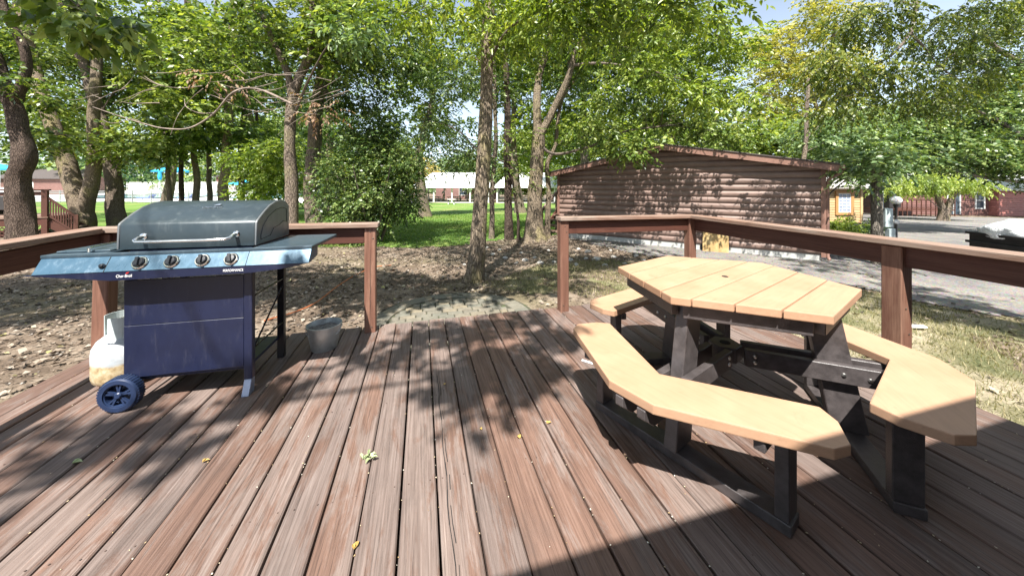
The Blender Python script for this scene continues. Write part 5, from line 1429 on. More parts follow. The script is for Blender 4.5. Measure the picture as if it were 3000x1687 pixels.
F = [
 ("oak_tree", "dark green tree behind the far red house at the left edge of the view", -62, 52, 15, 9, 'leaf_deep'),
 ("oak_tree", "rounded tree behind the pool fence left of the blue umbrellas", -50, 62, 16, 9, 'leaf_green'),
 ("oak_tree", "tall tree behind the pool over the low red brown building", -38, 60, 17, 9, 'leaf_pale'),
 ("oak_tree", "tree beyond the pool seen between the trunks over the grill lid", -30, 50, 15, 8, 'leaf_green'),
 ("oak_tree", "dense tree behind the bushy shrub and the two brown trunks", -19, 34, 12, 6.5, 'leaf_deep'),
 ("oak_tree", "bright tree left of the golden tree above the pavilion", -17, 44, 9, 6, 'leaf_green'),
 ("golden_tree", "golden yellow tree left of the white pavilion roof", -17.8, 57, 9.4, 5.5, 'leaf_gold'),
 ("grey_tree", "greyish hazy tree right of the golden tree above the pavilion", -11.5, 74, 9.5, 6, 'leaf_pale'),
 ("oak_tree", "pale green tree rising behind the middle of the pavilion roof", -4, 68, 12, 7, 'leaf_pale'),
 ("oak_tree", "bright yellow green tree behind the right part of the pavilion", 3.5, 62, 13, 7, 'leaf_lime'),
 ("oak_tree", "green tree seen through the fork of the big forked tree", 8.5, 48, 13, 7, 'leaf_green'),
 ("oak_tree", "lime green tree showing just above the cabin's left roof slope", 12.5, 33, 10, 6, 'leaf_lime'),
 ("oak_tree", "tree standing behind the ridge of the brown cabin", 17.5, 31, 8.5, 5.5, 'leaf_green'),
 ("oak_tree", "light green tree behind the cabin's long right roof slope", 22, 30, 8.0, 5.5, 'leaf_lime'),
 ("oak_tree", "dark tree left of the ochre cabin beyond the drive", 27, 27, 8.5, 5, 'leaf_deep'),
 ("oak_tree", "shady tree behind the lamp and the ochre cabin", 36, 36, 11, 7, 'leaf_deep'),
 ("oak_tree", "large green tree behind the red house at the right", 50, 42, 14, 8, 'leaf_green'),
 ("oak_tree", "tall tree behind the right end of the pink sided house", 64, 42, 15, 8, 'leaf_pale'),
 ("oak_tree", "tall tree behind the dense spreading tree at the right edge", 42, 24, 13, 7, 'leaf_pale'),
 ("oak_tree", "leafy tree standing over the red brown stairs at the far left", -27, 17, 10, 5.5, 'leaf_green'),
 ("oak_tree", "tall leafy tree behind the forked pale trunks", -28, 27, 14, 7, 'leaf_pale'),
 ("oak_tree", "tall tree beyond the thin trunks over the lawn", -19, 25, 13, 6, 'leaf_green'),
 ("oak_tree", "tall deep green tree beyond the straight trunk by the shrub", -12, 22, 12.5, 5, 'leaf_deep'),
 ("oak_tree", "airy green tree left of the slim tree above the lawn", -5.2, 20, 12, 4.2, 'leaf_green'),
 ("oak_tree", "green tree between the dark trunked tree and the fork", 0.6, 24, 13, 5.0, 'leaf_lime'),
 ("oak_tree", "tall green tree right behind the forked tree's crown", 4.6, 21, 13, 5.0, 'leaf_green'),
 ("oak_tree", "tall tree rising behind the middle of the cabin roof", 9.5, 21, 13, 5.0, 'leaf_green'),
]
for i, (nm, lab, X, Y, h, w, mt) in enumerate(F):
    lowv = 1.4 if Y > 30 else 3.3
    if nm in ("golden_tree", "grey_tree"): lowv = 0.5
    if i in (4,): lowv = 0.3
    fartree(i, nm, lab, X, Y, h, w, mt, low=lowv, dens=(0.8 if X > -5 else 0.55) if Y > 30 else (0.9 if X > 0 else 0.55 if X > -8 else 0.42))
# a hedge line of woods right at the back
rsw = np.random.RandomState(77)
T = Tree("distant_wood", "distant line of woods closing the horizon behind everything", (0, 0, 0), 200, cat="woods")
bl = []
for k in range(70):
    a = R(-76 + 152*k/69); d = 118 + 14*math.sin(k*1.7)
    x, y = d*math.sin(a), d*math.cos(a)
    bl.append(((x, y, tz(x, y) + 4.0 + 1.5*math.sin(k*2.3)), (6, 4, 4.6), 16))
T.crown(bl, leaf=(0.7, 1.2), mat='leaf_pale', wid=0.36, six=False, L=2.2, nl=7, per=10, clump=1.9, flat=0.8, twigs=False)
T.t["kind"] = "stuff"
for ch in T.t.children: ch["kind"] = "stuff"

# shrubs beside the ochre cabin
for i, (x, y, w_, lab, mt) in enumerate([(2110, 572, 0.50, "light green bush at the right foot of the brown cabin", 'leaf_lime'), (2172, 580, 0.46, "darker bush between the light green bush and the utility pole", 'leaf_deep')]):
    Y = 10.3 + 0.5*i
    c = at(x, y, Y)
    T = Tree("garden_bush", lab, G(c.x, Y), 90 + i, cat="bush")
    T.stem([G(c.x, Y), Vector((c.x, Y, 0.0)), Vector((c.x + 0.1, Y, 0.25))], 0.02, 0.01, 6, limb=True)
    T.crown([((c.x, Y, c.z - 0.12), (w_, 0.35, 0.26), 24)], leaf=(0.06, 0.11), mat=mt, wid=0.26, six=False, clump=0.16, L=0.25, flat=1.0)
    T.finish('bark_dark')
c = at(2330, 460, 21)
T = Tree("drooping_tree", "lime green tree with low drooping crown before the red house", G(at(2372, 500, 21).x, 21), 95)
bx = T.base.x
T.stem([T.base, Vector((bx - 0.1, 21, 0.1)), Vector((bx - 0.5, 21, 1.0))], 0.24, 0.11, 12, 0.15, 0.10)
T.stem([T.base + Vector((0.1, 0, 0.3)), Vector((bx + 0.5, 21, 0.5)), Vector((bx + 0.9, 21, 1.2))], 0.22, 0.10, 10, 0.15)
T.crown([B(2300, 455, 21, 1.5, 1.2, 0.40, 30), B(2400, 460, 21, 1.1, 1.2, 0.3, 20), B(2350, 435, 21.4, 1.8, 1.4, 0.45, 28), B(2250, 466, 20.6, 0.6, 0.7, 0.22, 9)], leaf=(0.11, 0.18), mat='leaf_lime', wid=0.22, six=False, clump=0.4, L=0.6, droop=1.1, nl=12, colr=0.65)
T.finish('bark')

# ------------------------------------------------------------------ utility pole and lamps
poleM = bark("pole_wood", (0.16, 0.14, 0.115), (0.34, 0.30, 0.25), (0.30, 0.27, 0.20), lf=(0.6, 0.8))
ux, uy = at(2206, 600, 7.2).x, 7.2
UP = thing("utility_pole", "grey weathered wooden pole with an electric box right of the cabin", "utility pole", G(ux, uy))
MB().tube([(0, 0, 0), (0, 0, 1.3), (-0.01, 0, 2.15)], [0.098, 0.092, 0.088], 18, 0.05, 3).build("pole", poleM, UP, smoothed=True)
boxm = simple("utility_grey_paint", (0.40, 0.47, 0.48), 0.45, var=0.08, scale=5, dirt=(0.3, 0.33, 0.33))
eb = MB().box((0.19, -0.02, 1.06), (0.16, 0.11, 0.40)).build("electric_box", boxm, UP, bevel=0.008)
MB().box((0.24, -0.04, 0.66), (0.13, 0.10, 0.34)).build("meter_box", boxm, UP, bevel=0.008)
MB().lathe([(0.045, 0), (0.045, 0.03), (0.03, 0.05), (0, 0.05)], 16, (0.305, -0.09, 0.98), Matrix.Rotation(R(90), 3, 'X')).build("meter", simple("meter_glass", (0.6, 0.6, 0.6), 0.15), UP)
MB().tube([(0.17, 0, 0.5), (0.17, 0, 0.05)], 0.02, 8).tube([(0.12, 0.0, 1.26), (0.12, 0.0, 2.0)], 0.016, 8).build("conduit", boxm, UP)
globe, nt, b = newmat("lamp_globe"); b.inputs["Base Color"].default_value = (0.86, 0.86, 0.83, 1); b.inputs["Roughness"].default_value = 0.25; b.inputs["Subsurface Weight"].default_value = 0.2
polem = simple("black_lamp_post", (0.03, 0.028, 0.028), 0.4, var=0.2)
def lamp(x, y, Y, r, lab):
    c = at(x, y, Y); g0 = G(c.x, Y)
    L = thing("lamp_post", lab, "lamp", g0, 0, "white globe lamps along the drive")
    h = c.z - g0.z
    MB().lathe([(0.06, 0), (0.06, 0.12), (0.035, 0.16), (0.03, h - r - 0.09), (0.05, h - r - 0.06), (0.07, h - r*0.92), (0.0, h - r*0.9)], 16).build("post", polem, L, smoothed=True)
    MB().lathe([(r*math.sin(t)*1.02, h - r*0.92*math.cos(t)) for t in np.linspace(0.02, math.pi - 0.001, 18)], 28).build("globe", globe, L, smoothed=True)
lamp(2254, 504, 9.6, 0.125, "near white globe lamp on a black post beside the utility pole")
lamp(2210, 497, 21.0, 0.14, "small distant globe lamp seen behind the utility pole")

# ------------------------------------------------------------------ trash trailer at the right edge
DU = thing("trash_dumpster", "black open dumpster piled with white trash bags at the right edge", "dumpster", (10.35, 6.35, tz(9.4, 6.3)), R(-14))
blk = simple("dumpster_black", (0.018, 0.017, 0.017), 0.45, var=0.5, dirt=(0.05, 0.045, 0.04))
mb = MB()
for a_, b_, sz in (((0, -0.5, 0.42), None, (1.7, 0.04, 0.62)), ((0, 0.5, 0.42), None, (1.7, 0.04, 0.62)), ((-0.85, 0, 0.42), None, (0.04, 1.0, 0.62)), ((0.85, 0, 0.42), None, (0.04, 1.0, 0.62)), ((0, 0, 0.12), None, (1.7, 1.0, 0.04))):
    mb.box(a_, sz)
mb.build("body", blk, DU, bevel=0.004)
mb = MB()
for z in (0.70, 0.52): mb.box((0, -0.535, z), (1.78, 0.04, 0.05)).box((-0.885, 0, z), (0.04, 1.08, 0.05))
for x in (-0.7, -0.35, 0, 0.35, 0.7): mb.box((x, -0.53, 0.36), (0.05, 0.03, 0.4))
mb.build("rim", blk, DU, bevel=0.004)
for x in (-0.6, 0.6):
    for y in (-0.4, 0.4):
        MB().lathe([(0.05, -0.02), (0.05, 0.02)], 14, (x, y, 0.05), Matrix.Rotation(R(90), 3, 'X')).build("caster", blk, DU)
bagm, nt, b = newmat("white_plastic_bag"); b.inputs["Roughness"].default_value = 0.28
v = mapping(nt, 'Object', rand=True); nbg = noise_n(nt, v, 4, 6, 0.6, 1.5)
nt.links.new(ramp(nt, nbg.outputs[0], [(0.3, (0.66, 0.72, 0.76)), (0.6, (0.82, 0.83, 0.83))]).outputs[0], b.inputs["Base Color"])
bump(nt, b, nbg.outputs[0], 1.0, 0.06)
def bag(loc, s, seed, lab, mat=bagm):
    bm = bmesh.new(); bmesh.ops.create_icosphere(bm, subdivisions=4, radius=1)
    for v_ in bm.verts:
        n_ = v_.co.normalized()
        k = 1 + 0.22*noise.noise(n_*1.6 + Vector((seed, 0, 0))) + 0.10*abs(noise.noise(n_*4 + Vector((0, seed, 0)))) + 0.04*noise.noise(n_*11)
        v_.co = Vector((n_.x*s[0]*k, n_.y*s[1]*k, max(-0.55, n_.z)*s[2]*k))
    me = bpy.data.meshes.new("trash_bag"); bm.to_mesh(me); bm.free()
    me.polygons.foreach_set("use_smooth", [True]*len(me.polygons))
    o = link("trash_bag", me, mat, None, loc)
    props(o, lab, "trash bag", "trash bags piled on the dumpster")
    return o
dux, duy = 10.35, 6.35
blu = simple("pale_blue_plastic", (0.45, 0.62, 0.74), 0.3, var=0.15)
bag((dux - 0.52, duy + 0.12, 0.41), (0.40, 0.42, 0.23), 1, "leftmost white trash bag bulging over the dumpster rim")
bag((dux + 0.02, duy + 0.05, 0.45), (0.42, 0.40, 0.24), 5, "pale blue trash bag on the dumpster next to the white one", blu)
bag((dux + 0.55, duy - 0.15, 0.43), (0.36, 0.36, 0.24), 9, "white trash bag at the right end of the dumpster by the cardboard")
o = MB().extr([(-0.28, 0), (0.28, 0), (0.0, 0.20)], (1, 0, 0), (0, 0, 1), (0, 0, 0), (0, 0.02, 0)).build("cardboard_flap", simple("cardboard", (0.45, 0.30, 0.16), 0.8), None, loc=(dux + 0.08, duy - 0.44, 0.33), rz=R(-14))
props(o, "folded tan cardboard peak sticking out of the dumpster's near side", "cardboard")

# ------------------------------------------------------------------ rocks, cord, scraps
rockm, nt, b = newmat("limestone")
v = mapping(nt, 'Object', rand=True); nr_ = noise_n(nt, v, 9, 9, 0.75)
nt.links.new(ramp(nt, nr_.outputs[0], [(0.3, (0.22, 0.21, 0.19)), (0.5, (0.44, 0.42, 0.39)), (0.7, (0.60, 0.58, 0.55))]).outputs[0], b.inputs["Base Color"])
b.inputs["Roughness"].default_value = 0.9; bump(nt, b, nr_.outputs[0], 0.8, 0.02)
rockmes = []
for k in range(5):
    bm = bmesh.new(); bmesh.ops.create_icosphere(bm, subdivisions=2, radius=1)
    for v_ in bm.verts:
        n_ = v_.co.normalized()
        v_.co = n_*(1 + 0.5*noise.noise(n_*1.3 + Vector((k*5.1, 0, 0))) + 0.18*noise.noise(n_*3.5 + Vector((0, k*3.3, 0))))
        v_.co.z *= 0.62
    me = bpy.data.meshes.new("rock"); bm.to_mesh(me); bm.free(); me.materials.append(rockm); rockmes.append(me)
rocks = [(1272, 650, 13), (1300, 662, 10), (1322, 655, 14), (1345, 648, 9), (1360, 664, 15), (1395, 660, 11), (1430, 655, 17), (1412, 640, 9), (1450, 668, 12), (1475, 652, 9), (1500, 655, 18), (1522, 668, 10),
         (1545, 648, 12), (1240, 640, 10), (1222, 625, 14), (1258, 628, 8), (1480, 635, 13), (1455, 628, 8), (1380, 630, 8), (1312, 636, 9), (1572, 664, 9), (1600, 645, 14), (1620, 655, 8), (1536, 632, 8), (1168, 668, 8), (1130, 640, 7)]
rr = random.Random(31)
for i, (x, y, s) in enumerate(rocks):
    p = atz(x, y, -0.35); k = s/841.5*p.y*0.62
    o = link("rock", rockmes[i % 5], None, None, (p.x, p.y, tz(p.x, p.y) + k*0.22), rr.uniform(0, 6)); o.scale = (k, k*rr.uniform(0.7, 1.1), k*rr.uniform(0.7, 1))
    props(o, "pale limestone rock lying in the loose row of rocks left of the cabin", "rock", "pale rocks lying before the trees and cabin")
cp = [atz(664, 812, -0.33), atz(740, 790, -0.33), atz(800, 762, -0.33), atz(860, 715, -0.33), atz(900, 690, -0.33), atz(945, 672, -0.33), atz(985, 668, -0.33)]
cp = [Vector((p.x, p.y, tz(p.x, p.y) + 0.03)) for p in cp]
o = MB().tube(tube_path(cp, 6, 0.03, 2), 0.0085, 8).build("extension_cord", simple("orange_vinyl", (0.42, 0.13, 0.05), 0.45), smoothed=True)
props(o, "thin orange cord lying across the leaf litter behind the grill", "cord")
rr = random.Random(9)
for i, (x0, y0, x1, y1, r) in enumerate([(1080, 735, 1165, 745, 0.010), (1000, 700, 1060, 690, 0.009), (880, 745, 960, 720, 0.008), (1245, 745, 1290, 738, 0.008), (560, 760, 640, 742, 0.01)]):
    a_, b_ = atz(x0, y0, -0.34), atz(x1, y1, -0.34)
    pp = tube_path([Vector((a_.x, a_.y, tz(a_.x, a_.y) + 0.02)), a_.lerp(b_, 0.5) + Vector((0, 0.05, 0.0)), Vector((b_.x, b_.y, tz(b_.x, b_.y) + 0.04))], 6, 0.05, i)
    o = MB().tube(pp, [r*(1 - 0.6*t) for t in np.linspace(0, 1, len(pp))], 6).build("fallen_twig", M['bark_dark'], smoothed=True)
    props(o, ("dark twig lying just left of the slim tree's foot", "short twig lying on the dirt before the round shrub", "twig lying on the dirt behind the railing post", "small twig lying right of the slim tree's foot", "twig lying in the litter seen under the grill shelf")[i], "twig")
# scraps on the deck
def flat_leaf(mb, c, a, L, W, tilt=0.1):
    d = Vector((math.cos(a), math.sin(a), 0)); s = Vector((-d.y, d.x, 0)); c = Vector(c)
    vs = [c, c + d*L*0.35 + s*W + Vector((0, 0, tilt*L)), c + d*L*0.7 + s*W*0.7 + Vector((0, 0, tilt*L)), c + d*L, c + d*L*0.7 - s*W*0.7 + Vector((0, 0, tilt*L*1.2)), c + d*L*0.35 - s*W + Vector((0, 0, tilt*L*1.2))]
    mb.add(vs, [(0, 1, 2, 3), (0, 3, 4, 5)])
pale = simple("pale_leaf", (0.36, 0.42, 0.22), 0.6, var=0.3, scale=30); dry = simple("dry_leaf", (0.42, 0.28, 0.08), 0.7, var=0.3, scale=30)
c = atz(925, 1158); mb = MB()
for k in range(9):
    flat_leaf(mb, (c.x + rr.gauss(0, 0.012), c.y + rr.gauss(0, 0.009), 0.006 + 0.002*k), rr.uniform(0, 6.28), rr.uniform(0.025, 0.045), rr.uniform(0.006, 0.009), 0.25)
o = mb.build("leaf_sprig", pale); props(o, "small pale green sprig of leaves lying in the middle of the deck", "leaf sprig")
for x, y, a, L, mt, lab in [(1375, 1067, 0.3, 0.03, dry, "single yellow leaf on the deck left of the near bench"), (1117, 970, 1.2, 0.022, dry, "tiny yellow leaf in the shade near the deck opening"),
                        (508, 1165, 0.6, 0.03, dry, "curled brown leaf caught in a deck gap left of the sprig"), (1308, 1105, 1.7, 0.03, dry, "yellow leaf stuck in a gap between boards near the bench"), (1212, 1083, 2.0, 0.02, dry, "small dry leaf on a board near the middle of the deck"),
                        (890, 1385, 1.4, 0.03, dry, "tan curled leaf in a board gap at the bottom of the view"), (180, 1168, 0.3, 0.04, pale, "grey green leaf on the shaded deck at the left")]:
    mb = MB(); c = atz(x, y); flat_leaf(mb, (c.x, c.y, 0.005), a, L, L*0.28, 0.2); flat_leaf(mb, (c.x, c.y, 0.006), a + 0.7, L*0.7, L*0.2, 0.3)
    props(mb.build("dry_leaf", mt), lab, "leaf")
c = atz(1480, 912); o = MB().box((0, 0, 0.004), (0.10, 0.018, 0.004)).build("paper_strip", whitep, None, loc=(c.x, c.y, 0.001), rz=R(-35)); props(o, "white paper strip on the deck by the near bench's left end", "paper")
c = atz(2306, 830, -0.33); o = MB().prism([(-0.09, -0.03), (0.08, -0.04), (0.10, 0.02), (-0.06, 0.04)], 0.02, 0.035).build("paper_scrap", whitep, None, bevel=0.003, loc=(c.x, c.y, tz(c.x, c.y) + 0.02)); props(o, "white paper scrap on the grass right of the railing post", "paper")
# crumbs of seeds and chaff caught in the board gaps
rsx = np.random.RandomState(12); n = 900
lx = (rsx.randint(1, 38, n))*pitch + rsx.normal(0, 0.004, n); ly = -rsx.uniform(0.1, 3.2, n)
k = rsx.rand(n) < 0.12; lx[k] += rsx.uniform(-0.07, 0.07, k.sum())
ca, sa = math.cos(R(15.11)), math.sin(R(15.11))
pts = np.stack([-3.24 + lx*ca - ly*sa, 2.60 + lx*sa + ly*ca, np.full(n, 0.001)], 1)
s = rsx.uniform(0.0015, 0.0042, n)
chm, nt, b = newmat("chaff"); a = N(nt, "ShaderNodeAttribute", attribute_name="tint")
nt.links.new(ramp(nt, a.outputs["Fac"], [(0, (0.35, 0.22, 0.10)), (0.5, (0.55, 0.45, 0.28)), (1, (0.75, 0.7, 0.6))]).outputs[0], b.inputs["Base Color"])
o = link("chaff", stone_mesh("chaff", pts, np.stack([s*1.6, s, s*0.5], 1), 4), chm); props(o, "specks of chaff and seed caught in the gaps of the deck", "chaff", kind='stuff')

# ------------------------------------------------------------------ pavilions on the lawn
whiteroof = simple("white_metal_roof", (0.80, 0.80, 0.78), 0.45, var=0.04, scale=2)
whitetrim = simple("white_trim_paint", (0.76, 0.76, 0.73), 0.5, var=0.04)
slabm = simple("pale_concrete", (0.52, 0.51, 0.48), 0.85, var=0.1, scale=2)
redsid = siding_mat("red_siding", ((0.165, 0.082, 0.068), (0.22, 0.115, 0.098)), (0.27, 0.16, 0.14))
darksid = siding_mat("dark_red_siding", ((0.15, 0.07, 0.06), (0.20, 0.10, 0.085)), (0.22, 0.13, 0.11))
glassm = simple("window_glass", (0.05, 0.07, 0.09), 0.08, var=0.3, scale=3)
tabm = simple("grey_table", (0.30, 0.29, 0.27), 0.6, var=0.15)
def pavilion(x0, x1, Y0, Y1, lab, lab_, ztop=1.33, zr_=3.6, hip=1.8):
    zg = tz((x0 + x1)/2, Y0)
    PV = thing("pavilion", lab, "pavilion", ((x0 + x1)/2, Y0, zg))
    w = x1 - x0; d = Y1 - Y0; he_ = ztop - zg; hr_ = zr_ - zg
    MB().box((0, d/2, -0.05), (w, d, 0.30)).build("slab", slabm, PV)
    e = 0.4
    v = [(-w/2 - e, -e, he_), (w/2 + e, -e, he_), (w/2 + e, d + e, he_), (-w/2 - e, d + e, he_), (-w/2 + hip, d/2, hr_), (w/2 - hip, d/2, hr_)]
    mb = MB().add(v, [(0, 1, 5, 4), (1, 2, 5), (2, 3, 4, 5), (3, 0, 4), (3, 2, 1, 0)])
    mb.build("roof", whiteroof, PV)
    MB().box((0, -e + 0.02, he_ - 0.09), (w + 2*e, 0.05, 0.18)).box((0, d + e - 0.02, he_ - 0.09), (w + 2*e, 0.05, 0.18)).build("fascia", whitetrim, PV)
    n_ = max(2, int(round(w/3.0)))
    pm = MB().box((0, 0, (he_ - 0.1)/2 + 0.05), (0.20, 0.20, he_ - 0.2)).mesh("post", 0.01)
    pm.materials.append(whitetrim)
    for k in range(n_ + 1):
        for y in (0.15, d - 0.15):
            link("post", pm, None, PV, (-w/2 + 0.15 + (w - 0.3)*k/n_, y, 0.04))
    return PV, zg
PV, zg = pavilion(-14.6, -3.4, 50, 58, "white roofed open pavilion left of the slim tree at the lawn's end", "")
PV2, zg2 = pavilion(-2.4, 9.5, 50.5, 58, "white roofed open pavilion behind the forked tree and the cabin", "")
MBt = MB().box((0, 0, 0.74), (1.9, 0.75, 0.06)).box((0, -0.65, 0.44), (1.9, 0.27, 0.05)).box((0, 0.65, 0.44), (1.9, 0.27, 0.05))
pt0 = thing("bench_table", None, None, (0, 0, 0)); first = pt0
def mk_table():
    t = thing("picnic_table", "tmp", "picnic table", (0, 0, 0), 0, "grey picnic tables under the pavilions")
    MB().box((0, 0, 0.74), (1.9, 0.75, 0.06)).build("tabletop", tabm, t)
    for s in (-1, 1):
        MB().box((0, s*0.65, 0.44), (1.9, 0.27, 0.05)).build("bench", tabm, t)
        MB().tube([(s*0.7, -0.7, 0.42), (s*0.7, -0.62, 0.02), (s*0.7, 0.62, 0.02), (s*0.7, 0.7, 0.42)], 0.03, 6).tube([(s*0.7, -0.3, 0.02), (s*0.7, 0, 0.72), (s*0.7, 0.3, 0.02)], 0.03, 6).build("leg_frame", polem, t)
    return t
bpy.data.objects.remove(pt0)
proto = mk_table(); used = False
for gi, (x0, n_, zz) in enumerate([(-12.0, 3, zg), (-1.6, 4, zg2)]):
    for a in range(n_):
        for b_ in range(2):
            o = proto if not used else copy_tree(proto); used = True
            o.location = (x0 + a*2.9, 51.6 + b_*3.0, zz + 0.10)
            o["label"] = ("grey picnic table in the shade of the left pavilion, left of the slim tree" if gi == 0 else "grey picnic table in the shade of the right pavilion, behind the forked tree")
c = at(1136, 515, 45.0)
RT = thing("round_table", "small white round picnic table on the lawn before the left pavilion", "table", G(c.x, 45))
MB().lathe([(0.62, 0.70), (0.62, 0.75), (0, 0.75)], 20).build("tabletop", whitetrim, RT)
for a in (0.8, 2.37, 3.94, 5.5):
    MB().bar((0.1*math.cos(a), 0.1*math.sin(a), 0.7), (0.6*math.cos(a), 0.6*math.sin(a), 0.03), 0.07, 0.07).build("leg", whitetrim, RT)
o = link("walkway", MB().prism([(-30, 39.5), (-14.5, 43.0), (-13.3, 46), (-13, 50.3), (-32, 48)], 0, 0.05).mesh("walkway"), slabm, None, (0, 0, tz(-15, 45) + 0.03)); props(o, kind='structure')

def house(name, lab, X, Y, rz, w, d, h, rise, mat, roofm, wins, over=0.4, n_s=14, doors=(), frm=None, z=None, gable_side=False):
    """front faces local -y"""
    H = thing(name, lab, "house", (X, Y, z if z is not None else tz(X, Y)), rz)
    frm = frm or whitetrim
    MB().extr([(-0.0, -0.3), (d, -0.3), (d, h), (d/2, h + rise), (0, h)], (0, 1, 0), (0, 0, 1), (-w/2, 0, 0), (w, 0, 0)).build("wall", mat, H)
    bh = (h - 0.15)/n_s
    mb = MB()
    pf = MB().extr([(0, 0), (-0.035, 0.01), (-0.035, bh*0.5), (-0.008, bh*0.97), (0, bh*0.97)], (0, 1, 0), (0, 0, 1), (-w/2, 0, 0), (w, 0, 0)).mesh("siding_board")
    pf.materials.append(mat)
    for k in range(n_s): link("siding_board", pf, None, H, (0, -0.003, 0.1 + k*bh))
    sf = MB().extr([(0, 0), (0.035, 0.01), (0.035, bh*0.5), (0.008, bh*0.97), (0, bh*0.97)], (1, 0, 0), (0, 0, 1), (0, 0, 0), (0, d, 0)).mesh("siding_board")
    sf.materials.append(mat)
    for k in range(n_s):
        link("siding_board", sf, None, H, (w/2 + 0.003, 0, 0.1 + k*bh))
        q = link("siding_board", sf, None, H, (-w/2 - 0.003, d, 0.1 + k*bh)); q.rotation_euler.z = math.pi
    for s in (0, 1):
        y0, y1 = (-over, d/2) if s == 0 else (d + over, d/2)
        zz = h - rise*over/(d/2)
        MB().extr([(y0, zz + 0.02), (y1, h + rise + 0.02), (y1, h + rise + 0.16), (y0, zz + 0.16)], (0, 1, 0), (0, 0, 1), (-w/2 - over, 0, 0), (w + 2*over, 0, 0)).build("roof", roofm, H)
    for x, zc_, ww, hh in wins:
        f = MB()
        for s in (-1, 1):
            f.box((x + s*(ww/2), -0.05, zc_), (0.09, 0.07, hh + 0.18)); f.box((x, -0.05, zc_ + s*(hh/2 + 0.045)), (ww - 0.09, 0.07, 0.09))
        f.box((x, -0.048, zc_), (ww - 0.09, 0.05, 0.05))
        fo = f.build("window", frm, H)
        MB().box((x, -0.040, zc_), (ww - 0.08, 0.012, hh)).build("pane", glassm, fo)
    for x, ww, hh in doors:
        f = MB()
        for q in (-1, 0, 1): f.box((x + q*ww/2, -0.05, hh/2 + 0.1), (0.08, 0.07, hh))
        f.box((x, -0.05, hh + 0.12), (ww + 0.08, 0.07, 0.08))
        fo = f.build("door", frm, H)
        MB().box((x, -0.040, hh/2 + 0.1), (ww, 0.012, hh)).build("pane", glassm, fo)
    return H
house("lodge", "red lodge with a window behind the left pavilion", -9.0, 66, 0, 12, 8, 2.9, 1.5, redsid, shing, [(-0.6, 1.5, 1.6, 1.3), (3.0, 1.7, 0.8, 0.9)])
house("lodge", "low red brown building beyond the pool seen through the trunks", -50, 78, R(8), 34, 9, 3.0, 1.2, darksid, shing, [(-9, 1.6, 1.2, 1.2), (4, 1.6, 1.2, 1.2), (12, 1.6, 1.2, 1.2)], z=0.6)
house("lodge", "red cabin with white trim at the far left beside the pool", -81, 58, R(20), 11, 8, 3.4, 1.6, redsid, shing, [(3.8, 1.9, 1.2, 1.5), (-2, 1.9, 1.2, 1.5)])
# ochre cabin
ochre = siding_mat("ochre_siding", ((0.42, 0.285, 0.14), (0.52, 0.37, 0.20)), (0.58, 0.46, 0.30))
tanroof = simple("pale_grey_roof", (0.42, 0.40, 0.38), 0.8, var=0.15, scale=6)
c = at(2127, 543, 17.2)
YC = thing("cabin", "ochre yellow cabin with a gridded window past the brown cabin", "cabin", (at(2165, 540, 17.2).x, 17.2, tz(18, 17.2)), R(-4))
w = 2.6; h = 1.95
MB().box((-w/2, 2.0, h/2), (w, 4.0, h)).build("wall", ochre, YC)
MB().extr([(0, h), (4.0, h), (2.0, h + 0.8)], (0, 1, 0), (0, 0, 1), (-w, 0, 0), (w, 0, 0)).build("gable", ochre, YC)
bm_ = MB().extr([(0, 0), (-0.03, 0.01), (-0.03, 0.09), (-0.006, 0.125), (0, 0.125)], (0, 1, 0), (0, 0, 1), (-w, 0, 0), (w, 0, 0)).mesh("siding_board"); bm_.materials.append(ochre)
for k in range(15): link("siding_board", bm_, None, YC, (0, -0.003, 0.05 + k*0.128))
for x in (0.0, -w): MB().box((x, -0.02, h/2), (0.11, 0.10, h)).build("corner_trim", ochre, YC)
for s in (0, 1):
    y0, y1 = (-0.35, 2.0) if s == 0 else (4.35, 2.0)
    MB().extr([(y0, h - 0.14), (y1, h + 0.80), (y1, h + 0.9), (y0, h - 0.02)], (0, 1, 0), (0, 0, 1), (-w - 0.3, 0, 0), (w + 0.6, 0, 0)).build("roof", tanroof, YC)
wx = -0.83; wz = 1.07; ww, hh = 0.62, 0.98
f = MB()
for s in (-1, 1):
    f.box((wx + s*(ww/2 + 0.06), -0.055, wz), (0.13, 0.08, hh + 0.26)); f.box((wx, -0.055, wz + s*(hh/2 + 0.065)), (ww - 0.01, 0.08, 0.13))
fo = f.build("window", simple("orange_trim", (0.42, 0.22, 0.08), 0.55, var=0.1), YC)
curt = simple("curtained_glass", (0.30, 0.36, 0.50), 0.15, var=0.35, scale=6)
MB().box((wx, -0.042, wz), (ww, 0.01, hh)).build("pane", curt, fo)
f = MB()
for s in (-0.5, 0.5): f.box((wx + s*ww*0.93, -0.052, wz), (0.045, 0.03, hh))
for q in (-1/6, 1/6): f.box((wx + q*ww, -0.052, wz), (0.02, 0.02, hh))
for q in (-0.5, -1/3, -1/6, 0, 1/6, 1/3, 0.5): f.box((wx, -0.052, wz + q*hh*0.96), (ww*0.90, 0.021, 0.045 if q in (0, -0.5, 0.5) else 0.02))
f.build("muntins", whitetrim, fo)

